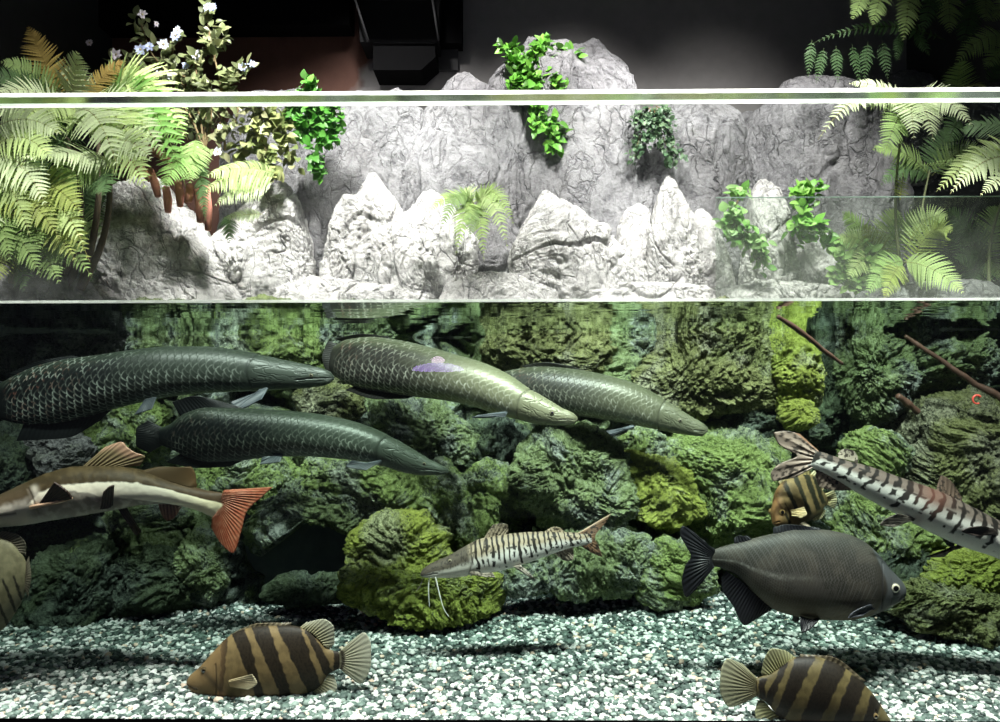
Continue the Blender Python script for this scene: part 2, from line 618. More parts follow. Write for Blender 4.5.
# ------------------------------------------------------------------ rocks
M_ROCK = {
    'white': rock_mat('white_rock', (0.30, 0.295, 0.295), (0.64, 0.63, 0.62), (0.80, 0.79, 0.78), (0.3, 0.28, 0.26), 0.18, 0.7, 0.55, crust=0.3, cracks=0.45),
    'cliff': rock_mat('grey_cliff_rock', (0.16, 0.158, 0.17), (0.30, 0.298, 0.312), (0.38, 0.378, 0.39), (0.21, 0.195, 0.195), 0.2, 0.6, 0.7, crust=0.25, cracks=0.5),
    'green': rock_mat('green_mossy_rock', (0.018, 0.028, 0.02), (0.145, 0.172, 0.125), (0.48, 0.52, 0.41), (0.22, 0.31, 0.045), 0.62, crust=0.65),
    'yellow': rock_mat('yellow_algae_rock', (0.025, 0.032, 0.014), (0.17, 0.19, 0.085), (0.50, 0.52, 0.30), (0.30, 0.35, 0.045), 0.70, crust=0.65),
    'brown': rock_mat('brown_crusted_rock', (0.02, 0.022, 0.014), (0.13, 0.135, 0.08), (0.46, 0.45, 0.31), (0.19, 0.21, 0.045), 0.55, crust=0.75),
    'teal': rock_mat('grey_green_rock', (0.02, 0.028, 0.025), (0.145, 0.168, 0.142), (0.48, 0.52, 0.46), (0.21, 0.29, 0.055), 0.52, crust=0.65),
    'grey': rock_mat('grey_pink_rock', (0.035, 0.034, 0.036), (0.15, 0.145, 0.145), (0.38, 0.36, 0.36), (0.15, 0.17, 0.09), 0.3, crust=0.55),
    'dark': rock_mat('shaded_algae_rock', (0.01, 0.015, 0.012), (0.05, 0.065, 0.05), (0.18, 0.22, 0.17), (0.07, 0.10, 0.028), 0.42, crust=0.5),  # mossy rock with shade put into its colour, for gaps and corners
}
_seed = [100]


def rock(name, label, poly, y, mat, depth=0.7, boxy=0.62, rough=1.0, level=6, group=None, freq=1.0, cat='rock', vstretch=1.0):
    """one solid boulder whose silhouette follows a pixel outline at depth y"""
    _seed[0] += 1
    crease = 0.45 if mat in ('white', 'cliff') else 1.0
    vstretch = 0.5 if mat == 'cliff' else 0.75 if mat == 'white' else vstretch
    sd = _seed[0]
    pl = P([p[0] for p in poly], [p[1] for p in poly], y)
    xz = pl[:, [0, 2]]
    nxt = np.roll(xz, -1, 0)
    cr = xz[:, 0] * nxt[:, 1] - nxt[:, 0] * xz[:, 1]
    area = cr.sum() / 2
    cen = ((xz + nxt) * cr[:, None]).sum(0) / (6 * area)
    th = np.linspace(-np.pi, np.pi, 361)
    dirs = np.stack([np.cos(th), np.sin(th)], 1)
    R = np.zeros(361)
    for a, b in zip(xz - cen, nxt - cen):
        e = b - a
        den = dirs[:, 0] * e[1] - dirs[:, 1] * e[0]
        den = np.where(np.abs(den) < 1e-9, 1e-9, den)
        t = (a[0] * e[1] - a[1] * e[0]) / den
        u = (a[0] * dirs[:, 1] - a[1] * dirs[:, 0]) / den
        ok = (t > 0) & (u >= -1e-6) & (u <= 1 + 1e-6)
        R = np.where(ok & (t > R), t, R)
    ker = np.hanning(9)
    ker /= ker.sum()
    Rp = np.concatenate([R[-13:-1], R, R[1:13]])
    R = np.convolve(Rp, ker, 'same')[12:-12]
    size = math.sqrt(abs(area))
    tt = np.stack([np.cos(th), np.sin(th), np.full(361, sd * 1.7)], 1)
    R = R * (1 + (0.03 if mat in ('white', 'cliff') else 0.075) * perlin(tt * 2.6) + (0.015 if mat in ('white', 'cliff') else 0.045) * perlin(tt * 6.5 + 9))
    v, f = icosphere(level)
    ang = np.arctan2(v[:, 2], v[:, 0])
    sp = np.sqrt(v[:, 0] ** 2 + v[:, 2] ** 2)
    r = np.interp(ang, th, R) * sp ** boxy
    dep = depth * size * 0.62
    yy = np.sign(v[:, 1]) * np.abs(v[:, 1]) ** 0.85 * dep
    # the front leans back towards the top, as piled stones do
    p = np.stack([r * np.cos(ang), yy, r * np.sin(ang)], 1)
    nd = np.stack([v[:, 0] * 0.8, v[:, 1] * 1.15, v[:, 2] * 0.8], 1)
    rg = np.random.default_rng(sd)
    for k in range(24):                                             # broken planar faces on the front
        nk = np.array([rg.normal(), -abs(rg.normal()) - 0.25, rg.normal() * 0.9])
        nk /= np.linalg.norm(nk)
        if abs(nk[1]) < (0.6 if crease < 0.6 else 0.46):
            continue
        dd = p @ nk
        hk = dd.max() * (rg.uniform(0.84, 0.97) if crease < 0.6 else rg.uniform(0.76, 0.94))
        p = p - np.where(dd > hk, (dd - hk) * 0.92, 0)[:, None] * nk
    q = p * np.array([1, 1, vstretch]) + sd * 3.17
    fq = freq
    warp = np.stack([perlin(q * 3 * fq + 5), perlin(q * 3 * fq + 25), perlin(q * 3 * fq + 45)], 1) * 0.13
    qq = q + warp
    amp = 0.05 * rough * min(1.0, (size / 0.45) ** 0.6)
    d = fbm(qq * 2.2 * fq, 2) * size * 0.10 * rough
    n1 = np.abs(perlin(qq * 5.2 * fq))
    n2 = np.abs(perlin(qq * 12.5 * fq + 40))
    if crease > 0.6:                                                # hollows and sharp ledges
        hol = fbm(qq * 3.1 * fq + 200, 2)
        d = d - sst(0.22, 0.55, hol) * 0.03 * min(1, size / 0.5) - sst(0.25, 0.40, fbm(qq * 7 * fq + 300, 2)) * 0.018
    d = d + (sst(0, 0.34, n1) - 0.45) * amp * 0.32 * (0.35 + 0.65 * (crease > 0.6))
    d = d + (sst(0, 0.30, n2) - 0.6) * amp * 0.26 * crease
    d = d + fbm(qq * 17 * fq, 4, 0.7) * amp * 0.34 * crease
    if crease < 0.6:                                                # thin cracks and chipped grain of the bare stone
        n4 = np.abs(perlin(qq * 6.5 * fq + 130) + 0.25 * perlin(qq * 19 * fq + 11))
        d = d - (1 - sst(0, 0.045, n4)) * 0.016 - (1 - sst(0, 0.04, np.abs(perlin(qq * 2.6 * fq + 77)))) * 0.028
        d = d + fbm(qq * 26 * fq, 3, 0.65) * 0.007
    if level >= 6:
        n3 = np.abs(perlin(qq * 33 * fq + 70))
        d = d + (sst(0, 0.3, n3) - 0.8) * amp * 0.20 * crease
    d = d + 0.02 * size
    lim = 0.30 * size
    d = np.clip(d, -lim, lim)
    p = p + nd * d[:, None]
    cpos = np.array([cen[0], y + dep * 0.25, cen[1]])
    me = make_mesh(name, p, f, M_ROCK[mat])
    o = link(name, me, None, cpos)
    tag(o, label, cat, group)
    return o


# backing rock wall of the tank under water and the ledge on top of it
def relief(name, x0, x1, z0, z1, y, mat, amp=0.16, nx=420, nz=150, lean=0.0, thick=0.95):
    gx, gz = np.meshgrid(np.linspace(x0, x1, nx), np.linspace(z0, z1, nz))
    q = np.stack([gx.ravel(), np.zeros(gx.size), gz.ravel()], 1)
    wq = q + np.stack([perlin(q * 2 + 5), perlin(q * 2 + 25), perlin(q * 2 + 45)], 1) * 0.15
    d = fbm(wq * 1.5 + 3, 3) * amp + (sst(0, 0.35, np.abs(perlin(wq * 3.5 + 9))) - 0.7) * amp * 0.6
    d = d + (sst(0, 0.3, np.abs(perlin(wq * 9 + 9))) - 0.7) * amp * 0.22 + fbm(wq * 20, 3) * amp * 0.07
    v = np.stack([q[:, 0], y - d + lean * (q[:, 2] - z0), q[:, 2]], 1)
    vb = np.stack([q[:, 0], np.full(gx.size, y + thick), q[:, 2]], 1)
    idx = np.arange(gx.size).reshape(nz, nx)
    f = np.stack([idx[:-1, :-1], idx[:-1, 1:], idx[1:, 1:], idx[1:, :-1]], -1).reshape(-1, 4)
    n0 = gx.size
    ring = np.concatenate([idx[0, :-1], idx[:-1, -1], idx[-1, :0:-1], idx[:0:-1, 0]])
    rn = np.roll(ring, -1)
    side = np.stack([ring, ring + n0, rn + n0, rn], -1)
    return obj(name, np.concatenate([v, vb]), [f, f[:, ::-1] + n0, side], mat)


struct(relief('wall_rear', -3.25, 3.25, -0.3, Z_WATER + 0.03, 1.72, M_ROCK['teal'], amp=0.24, nx=900, nz=320, lean=0.18))
struct(slab('floor_ledge', (-XW, 2.55, 1.30), (XW, Y_BACK, Z_WATER - 0.04), M_BED))

# above the water: grey cliff stones against the wall
G_CL = 'grey cliff stones along the back wall'


def cl(label, y, poly, depth=0.5, **kw):
    rock('cliff_rock', label, poly, y, 'cliff', depth, kw.pop('boxy', 0.45), freq=0.8, group=G_CL, **kw)


cl('dim blue-grey cliff stone behind the leftmost trailing plants', 2.84, [(214, 316), (222, 140), (246, 104), (284, 90), (312, 104), (336, 190), (340, 316)])
cl('narrow upright cliff stone with its tip above the pane edge beside a trailing plant', 2.72, [(292, 316), (300, 180), (322, 112), (340, 92), (352, 83), (366, 94), (388, 150), (392, 316)])
cl('furrowed grey cliff stone rising behind the broad white peak', 2.78, [(352, 316), (358, 140), (370, 98), (398, 90), (424, 112), (440, 200), (448, 316)])
cl('grey cliff stone behind the small fern', 2.74, [(396, 316), (404, 150), (422, 108), (446, 88), (462, 84), (488, 92), (520, 140), (540, 316)])
cl('tallest pale cliff stone standing above the pane edge and carrying a leafy climber', 2.8, [(456, 316), (474, 170), (492, 92), (504, 72), (532, 44), (556, 30), (574, 44), (594, 30), (614, 46), (630, 66), (640, 100), (660, 160), (690, 316)], level=7)
cl('rounded cliff stone beside the dark drooping plant', 2.8, [(616, 316), (626, 150), (644, 108), (672, 98), (706, 98), (728, 112), (744, 132), (766, 200), (776, 316)], level=7)
cl('wide shaded cliff stone furthest towards the bright fern', 2.88, [(716, 316), (730, 150), (760, 110), (786, 98), (826, 96), (870, 104), (908, 126), (930, 316)], level=7)
cl('dark flat-topped stone barely seen above the pane under the dark fern', 3.05, [(872, 180), (884, 86), (905, 76), (930, 78), (948, 88), (960, 180)], level=5)

struct(relief('trim_8', -1.9, 2.6, Z_WATER - 0.05, 3.42, 3.1, M_ROCK['cliff'], amp=0.16, nx=420, nz=150, thick=0.3))

# white stones in front of them, standing in the water
G_WH = 'white stones along the waterline'
W = 2.22
rock('white_rock', 'dirty white stone with a long slope falling away from the big ferns', [(84, 336), (86, 240), (104, 198), (138, 170), (158, 178), (192, 226), (216, 262), (234, 296), (240, 336)], 2.05, 'white', 0.5, 0.55, level=7, freq=0.8, group=G_WH)
rock('white_rock', 'white stone below the yellow-green drooping frond', [(206, 336), (212, 252), (240, 208), (264, 186), (282, 179), (294, 200), (312, 264), (318, 336)], W, 'white', 0.55, 0.52, level=7, freq=0.8, group=G_WH)
rock('white_rock', 'broad white peak with a notched shoulder, left of the small fern', [(316, 336), (318, 262), (336, 208), (345, 196), (357, 200), (372, 174), (384, 192), (410, 228), (430, 256), (440, 336)], W - 0.04, 'white', 0.55, 0.52, level=7, freq=0.8, group=G_WH)
rock('white_rock', 'white stone directly behind the small fern', [(398, 336), (404, 226), (422, 192), (436, 190), (458, 210), (476, 240), (486, 336)], W + 0.06, 'white', 0.5, 0.55, freq=0.8, group=G_WH)
rock('white_rock', 'long white stone sloping down from a sharp peak right of the small fern', [(508, 336), (514, 256), (531, 218), (545, 187), (558, 203), (604, 226), (630, 250), (652, 278), (660, 336)], W - 0.03, 'white', 0.55, 0.52, level=7, freq=0.8, group=G_WH)
rock('white_rock', 'small rounded white stone tucked beside the tall white peak', [(616, 336), (618, 226), (628, 206), (640, 201), (650, 212), (654, 336)], W + 0.05, 'white', 0.6, 0.55, freq=0.8, group=G_WH)
rock('white_rock', 'tall blunt white peak in the row of white stones', [(644, 336), (650, 240), (658, 200), (669, 173), (680, 190), (694, 222), (704, 336)], W - 0.05, 'white', 0.6, 0.52, level=7, freq=0.8, group=G_WH)
rock('white_rock', 'thin leaning white stone against the tall blunt peak', [(688, 336), (692, 220), (700, 203), (710, 215), (728, 256), (744, 336)], W - 0.02, 'white', 0.55, 0.55, freq=0.8, group=G_WH)
rock('white_rock', 'round-headed white pillar standing between two leafy climbers', [(748, 336), (752, 240), (754, 196), (765, 172), (778, 184), (788, 220), (796, 270), (802, 336)], W - 0.06, 'white', 0.6, 0.5, level=7, freq=0.8, group=G_WH)
rock('white_rock', 'low pale stone under the rightmost leafy plant', [(796, 336), (802, 250), (814, 226), (828, 230), (842, 260), (856, 336)], W - 0.02, 'white', 0.6, 0.55, freq=0.8, group=G_WH)
rock('white_rock', 'low white ledge along the waterline under the dirty white slope', [(92, 336), (98, 284), (128, 266), (170, 264), (220, 284), (244, 336)], 2.0, 'white', 0.6, 0.6, freq=0.8, group=G_WH)
rock('white_rock', 'flat white ledge along the waterline under the broad peak', [(236, 336), (250, 292), (310, 280), (380, 284), (430, 288), (452, 336)], 2.02, 'white', 0.5, 0.6, freq=0.8, group=G_WH)
rock('white_rock', 'flat white ledge along the waterline below the small fern', [(430, 336), (444, 286), (480, 274), (520, 276), (556, 290), (578, 336)], 2.0, 'white', 0.5, 0.6, freq=0.8, group=G_WH)
rock('white_rock', 'long low ledge of pale stone under the sharp peak', [(548, 336), (570, 290), (620, 282), (680, 284), (716, 292), (730, 336)], 2.03, 'white', 0.5, 0.6, freq=0.8, group=G_WH)
rock('white_rock', 'low ledge of pale stone under the round-headed pillar', [(708, 336), (726, 290), (770, 282), (830, 284), (862, 296), (876, 336)], 2.02, 'white', 0.5, 0.6, freq=0.8, group=G_WH)
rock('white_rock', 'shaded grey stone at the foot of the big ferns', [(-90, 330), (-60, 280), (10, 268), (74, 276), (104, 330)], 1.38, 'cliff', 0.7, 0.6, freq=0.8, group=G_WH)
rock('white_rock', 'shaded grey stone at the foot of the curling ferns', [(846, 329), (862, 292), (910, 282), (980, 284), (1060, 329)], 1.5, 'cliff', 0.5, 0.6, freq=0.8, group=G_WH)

# under water: boulders of the rockwork
G_UW = 'mossy boulders under water'


def ur(label, mat, y, poly, depth=0.75, lev=6, **kw):
    mx, my = sum(p[0] for p in poly) / len(poly), sum(p[1] for p in poly) / len(poly)
    poly = [(mx + (p[0] - mx) * 1.08, my + (p[1] - my) * 1.08) for p in poly]
    return rock('boulder', label, poly, y, mat, depth, kw.pop('boxy', 0.6), level=lev, group=G_UW, **kw)


ur('pinkish grey stone under the surface in the tank corner', 'grey', 1.55, [(-60, 296), (20, 290), (42, 310), (38, 335), (10, 365), (-50, 380)])
ur('broad pinkish grey stone under the surface above the uppermost arapaima tail', 'grey', 1.62, [(36, 296), (90, 288), (122, 305), (124, 335), (110, 356), (66, 362), (40, 340)])
ur('small dark grey stone beside the uppermost arapaima tail', 'grey', 1.5, [(24, 345), (42, 326), (66, 330), (68, 356), (44, 368), (26, 365)])
ur('grey-green stone behind the upper arapaima back', 'teal', 1.75, [(118, 310), (160, 300), (200, 310), (214, 345), (190, 372), (120, 370)])
ur('green stone behind the upper arapaima head', 'green', 1.75, [(212, 320), (250, 306), (300, 310), (330, 335), (336, 372), (280, 385), (220, 372)])
ur('dim stone under the surface between two arapaimas', 'teal', 1.78, [(300, 320), (330, 304), (380, 305), (396, 330), (370, 360), (318, 355)])
ur('pale stone left below the uppermost arapaima', 'grey', 1.5, [(14, 452), (34, 434), (64, 432), (84, 448), (80, 470), (44, 482), (18, 474)])
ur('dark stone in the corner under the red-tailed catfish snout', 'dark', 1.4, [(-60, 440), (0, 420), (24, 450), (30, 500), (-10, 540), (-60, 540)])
ur('moss-specked stone between the two left arapaimas', 'green', 1.72, [(86, 408), (130, 396), (160, 412), (160, 450), (120, 470), (84, 455)])
ur('crusted stone under the upper arapaima snout', 'brown', 1.7, [(292, 392), (330, 376), (352, 388), (360, 410), (340, 424), (298, 424)])
ur('pale crusted stone pillar below the middle arapaima', 'teal', 1.62, [(366, 402), (394, 394), (432, 398), (448, 420), (474, 438), (478, 458), (450, 466), (436, 490), (404, 480), (384, 440)])
ur('mossy stone under the lower arapaima belly', 'green', 1.5, [(298, 486), (318, 462), (352, 456), (394, 464), (400, 500), (360, 520), (312, 514)])
ur('green stone right of the red tail fin', 'green', 1.62, [(196, 474), (230, 456), (276, 460), (300, 478), (284, 506), (240, 512), (204, 500)])
ur('slanting stone slab roofing the dark recess', 'teal', 1.45, [(232, 548), (262, 512), (300, 482), (338, 478), (380, 484), (384, 520), (356, 540), (330, 528), (300, 522), (270, 548), (246, 570)], depth=0.6)
ur('mossy stone stack below the lower arapaima snout', 'green', 1.42, [(376, 486), (398, 470), (444, 466), (472, 492), (468, 520), (424, 532), (384, 522)])
ur('yellow-green algae-covered boulder above the gravel behind the small striped catfish', 'yellow', 1.22, [(346, 556), (362, 530), (386, 518), (420, 518), (444, 540), (446, 568), (410, 584), (356, 588)])
ur('yellow-brown algae-covered stone lying on the gravel under the small striped catfish', 'yellow', 1.12, [(338, 604), (344, 574), (370, 562), (420, 570), (476, 574), (508, 592), (504, 616), (420, 622)], lev=7)
ur('green stone with pits left of the round central boulder', 'green', 1.52, [(440, 512), (462, 480), (486, 462), (506, 466), (520, 496), (530, 532), (500, 556), (450, 550)])
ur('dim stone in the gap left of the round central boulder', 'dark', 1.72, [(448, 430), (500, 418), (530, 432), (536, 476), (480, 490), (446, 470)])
ur('large round mossy boulder in the middle of the rockwork', 'teal', 1.36, [(516, 478), (524, 452), (548, 437), (590, 430), (622, 442), (636, 470), (640, 500), (612, 520), (560, 526), (526, 508)], lev=7)
ur('bright green knob of rock above the yellow-green slope', 'green', 1.55, [(620, 440), (634, 428), (654, 428), (668, 444), (660, 464), (634, 464)])
ur('yellow-green mossy slope beside the large round boulder', 'yellow', 1.42, [(612, 466), (636, 456), (668, 464), (694, 484), (706, 508), (680, 524), (640, 520), (616, 504)])
ur('broad pale green slab sloping below the rearmost arapaima snout', 'green', 1.5, [(660, 452), (690, 436), (740, 428), (784, 446), (800, 490), (796, 540), (760, 560), (716, 548), (686, 522), (664, 486)], lev=7)
ur('dark mossy stone under the large round boulder', 'teal', 1.25, [(540, 556), (560, 532), (600, 528), (644, 540), (656, 576), (628, 600), (560, 594)], depth=0.6)
ur('dark mossy stone behind the pacu tail', 'green', 1.3, [(638, 566), (660, 544), (690, 540), (716, 560), (720, 596), (680, 606), (646, 600)], depth=0.6)
ur('small stone on the gravel edge behind the small striped catfish tail', 'teal', 1.25, [(500, 560), (520, 540), (548, 552), (556, 590), (520, 598), (500, 590)], depth=0.6)
ur('orange-crusted stone under the surface above the rearmost arapaima', 'brown', 1.72, [(482, 352), (504, 322), (556, 312), (600, 325), (612, 366), (566, 382), (504, 376)])
ur('dark slab of rock behind the rearmost arapaima', 'teal', 1.75, [(592, 330), (620, 312), (650, 330), (676, 376), (664, 412), (620, 402), (598, 370)])
ur('big brown and green crusted rock right of the rearmost arapaima', 'brown', 1.55, [(640, 388), (648, 352), (668, 322), (720, 310), (764, 322), (784, 350), (780, 388), (752, 410), (700, 412), (660, 412)], lev=7)
ur('yellow-green column of rock beside the dark vertical gap', 'yellow', 1.5, [(772, 366), (776, 336), (792, 318), (808, 340), (818, 372), (818, 404), (796, 414), (778, 402)])
ur('little flat yellow-green stone under the yellow-green column', 'yellow', 1.4, [(780, 412), (790, 400), (812, 402), (820, 414), (814, 428), (790, 430)])
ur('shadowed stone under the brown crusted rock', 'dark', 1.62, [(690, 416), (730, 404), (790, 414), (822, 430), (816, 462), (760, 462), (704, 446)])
ur('pitted grey-green rock right of the dark vertical gap', 'teal', 1.55, [(854, 380), (856, 336), (868, 310), (900, 308), (914, 336), (912, 372), (898, 412), (880, 426), (862, 418)], lev=7)
ur('grey-green rock under the right driftwood stick', 'teal', 1.58, [(900, 330), (924, 308), (970, 308), (990, 340), (992, 376), (956, 400), (916, 398), (902, 372)])
ur('round pale green boulder behind the large striped catfish', 'green', 1.35, [(852, 458), (860, 438), (880, 430), (902, 434), (914, 450), (908, 474), (884, 484), (860, 476)])
ur('large brown-green rock behind the large striped catfish back', 'brown', 1.42, [(906, 452), (930, 416), (960, 396), (990, 394), (1030, 410), (1040, 480), (1010, 540), (960, 540), (926, 510)], lev=7)
ur('green rock between the pacu and the large striped catfish', 'green', 1.3, [(838, 520), (860, 490), (896, 488), (930, 512), (940, 552), (900, 576), (860, 566)])
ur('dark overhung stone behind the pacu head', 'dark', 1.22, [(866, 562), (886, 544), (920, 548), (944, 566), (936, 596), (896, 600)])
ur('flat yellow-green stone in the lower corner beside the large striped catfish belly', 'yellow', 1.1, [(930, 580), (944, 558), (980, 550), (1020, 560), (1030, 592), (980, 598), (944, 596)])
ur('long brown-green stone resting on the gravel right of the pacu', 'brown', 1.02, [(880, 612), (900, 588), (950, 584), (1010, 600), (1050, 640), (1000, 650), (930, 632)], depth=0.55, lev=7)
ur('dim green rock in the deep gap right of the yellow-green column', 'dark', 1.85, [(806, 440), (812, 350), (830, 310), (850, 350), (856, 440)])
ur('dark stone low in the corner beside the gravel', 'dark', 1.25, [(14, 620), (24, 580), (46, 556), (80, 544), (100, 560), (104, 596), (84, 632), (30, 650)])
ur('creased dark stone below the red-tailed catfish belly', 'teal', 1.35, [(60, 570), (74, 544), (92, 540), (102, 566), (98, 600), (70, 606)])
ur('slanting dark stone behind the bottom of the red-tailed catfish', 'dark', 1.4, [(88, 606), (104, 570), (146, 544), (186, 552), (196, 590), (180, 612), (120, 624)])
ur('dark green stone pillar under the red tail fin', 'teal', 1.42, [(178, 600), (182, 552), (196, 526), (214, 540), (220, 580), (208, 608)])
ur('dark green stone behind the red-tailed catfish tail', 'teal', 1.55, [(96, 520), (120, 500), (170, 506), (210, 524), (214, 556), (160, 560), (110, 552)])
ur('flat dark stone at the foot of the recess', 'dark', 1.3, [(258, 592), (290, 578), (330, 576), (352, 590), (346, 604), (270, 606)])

# recess behind the slab: a dark-coloured panel stands in for its shade
slab('trim_6', tuple(P(205, 600, 1.75)), tuple(P(372, 500, 1.75) + np.array([0, 0.04, 0])), plain_mat('recess_shade_panel', (0.10, 0.118, 0.112), 0.8, nscale=12, noise=0.5, bump=0.01))

# ------------------------------------------------------------------ gravel bed
def gravel_height(x, y):
    t = np.clip((y - 0.1) / 1.5, 0, 1)
    front = -0.012 - 0.055 * sst(-0.6, 1.2, x)
    return front * (1 - t) + t * (0.0 + 0.03 * np.sin(x * 1.3 + 0.5)) + 0.012 * np.sin(x * 5 + y * 7) * t


def gravel():
    rng = np.random.default_rng(5)
    n = 30000
    y = 0.108 + (rng.random(n) ** 1.25) * 1.75
    half = (y + 2.6) * 0.70 + 0.08
    x = (rng.random(n) * 2 - 1) * half
    ok = np.abs(x) < XW - 0.1
    x, y = x[ok], y[ok]
    n = len(x)
    r = rng.uniform(0.0075, 0.0135, n) * rng.choice([0.8, 1.0, 1.25], n)
    z = gravel_height(x, y) + rng.uniform(-0.006, 0.005, n)
    v0, f0 = icosphere(1)
    sc = np.stack([r * rng.uniform(0.9, 1.5, n), r * rng.uniform(0.8, 1.2, n), r * rng.uniform(0.6, 0.85, n)], 1)
    an = rng.uniform(0, np.pi, n)
    k = len(v0)
    wob = 1 + rng.normal(0, 0.10, (n, k))
    lv = v0[None] * wob[..., None] * sc[:, None]
    ti = rng.normal(0, 0.25, n)
    lv = np.stack([lv[..., 0] * np.cos(ti)[:, None] - lv[..., 2] * np.sin(ti)[:, None], lv[..., 1], lv[..., 0] * np.sin(ti)[:, None] + lv[..., 2] * np.cos(ti)[:, None]], -1)
    c, s = np.cos(an)[:, None], np.sin(an)[:, None]
    xx = lv[..., 0] * c - lv[..., 1] * s + x[:, None]
    yy = np.maximum(lv[..., 0] * s + lv[..., 1] * c + y[:, None], 0.1008)
    zz = lv[..., 2] + z[:, None]
    V = np.stack([xx, yy, zz], -1).reshape(-1, 3)
    F = (f0[None] + (np.arange(n) * k)[:, None, None]).reshape(-1, 3)
    pal = np.array([(0.58, 0.58, 0.55), (0.48, 0.50, 0.47), (0.06, 0.085, 0.075), (0.11, 0.15, 0.13), (0.035, 0.05, 0.047), (0.22, 0.27, 0.24), (0.55, 0.42, 0.33), (0.70, 0.70, 0.68)])
    pc = pal[rng.choice(len(pal), n, p=[0.17, 0.12, 0.21, 0.18, 0.13, 0.09, 0.03, 0.07])] * rng.uniform(0.85, 1.1, (n, 1))
    col = np.repeat(pc, k, 0)
    # bed under the pebbles
    gx, gy = np.meshgrid(np.linspace(-XW + 0.01, XW - 0.01, 80), np.linspace(0.1008, 2.1, 40))
    gz = gravel_height(gx, gy) - 0.008
    B = np.stack([gx, gy, gz], -1).reshape(-1, 3)
    ix = np.arange(B.shape[0]).reshape(gx.shape)
    Q = np.stack([ix[:-1, :-1], ix[:-1, 1:], ix[1:, 1:], ix[1:, :-1]], -1).reshape(-1, 4) + len(V)
    Bb = B.copy()
    Bb[:, 2] = -0.34
    ring = np.concatenate([ix[0, :-1], ix[:-1, -1], ix[-1, :0:-1], ix[:0:-1, 0]])
    rn = np.roll(ring, -1)
    Sd = np.stack([ring + len(B), rn + len(B), rn, ring], -1) + len(V)
    col = np.concatenate([col, np.tile((0.07, 0.09, 0.08), (2 * len(B), 1))])
    o = obj('gravel', np.concatenate([V, B, Bb]), [F, Q, Sd], col_mat('pebbles', 0.55, 0.4, vary=0.12), origin=(0, 1, 0), col=col)
    tag(o, 'bed of mixed white and dark green pebbles covering the aquarium floor', 'gravel')
    o['kind'] = 'stuff'


gravel()
slab('trim_7', (-XW, Y_WATER - 0.104, -0.30), (XW, Y_WATER - 0.102, P(300, 719.5, Y_WATER - 0.104)[2]), M_BLACK)

# ------------------------------------------------------------------ fish
def interp_cr(t, tk, vals):
    """monotone-ish cubic through the stations"""
    vals = np.asarray(vals, float)
    tk = np.asarray(tk, float)
    h = np.diff(tk)
    dl = np.diff(vals) / h
    m = np.zeros_like(vals)
    m[0], m[-1] = dl[0], dl[-1]
    for k in range(1, len(vals) - 1):
        if dl[k - 1] * dl[k] > 0:
            w1, w2 = 2 * h[k] + h[k - 1], h[k] + 2 * h[k - 1]
            m[k] = (w1 + w2) / (w1 / dl[k - 1] + w2 / dl[k])
    i = np.clip(np.searchsorted(tk, t) - 1, 0, len(h) - 1)
    u = (t - tk[i]) / h[i]
    h00, h10 = 2 * u**3 - 3 * u**2 + 1, u**3 - 2 * u**2 + u
    h01, h11 = -2 * u**3 + 3 * u**2, u**3 - u**2
    return h00 * vals[i] + h10 * h[i] * m[i] + h01 * vals[i + 1] + h11 * h[i] * m[i + 1]


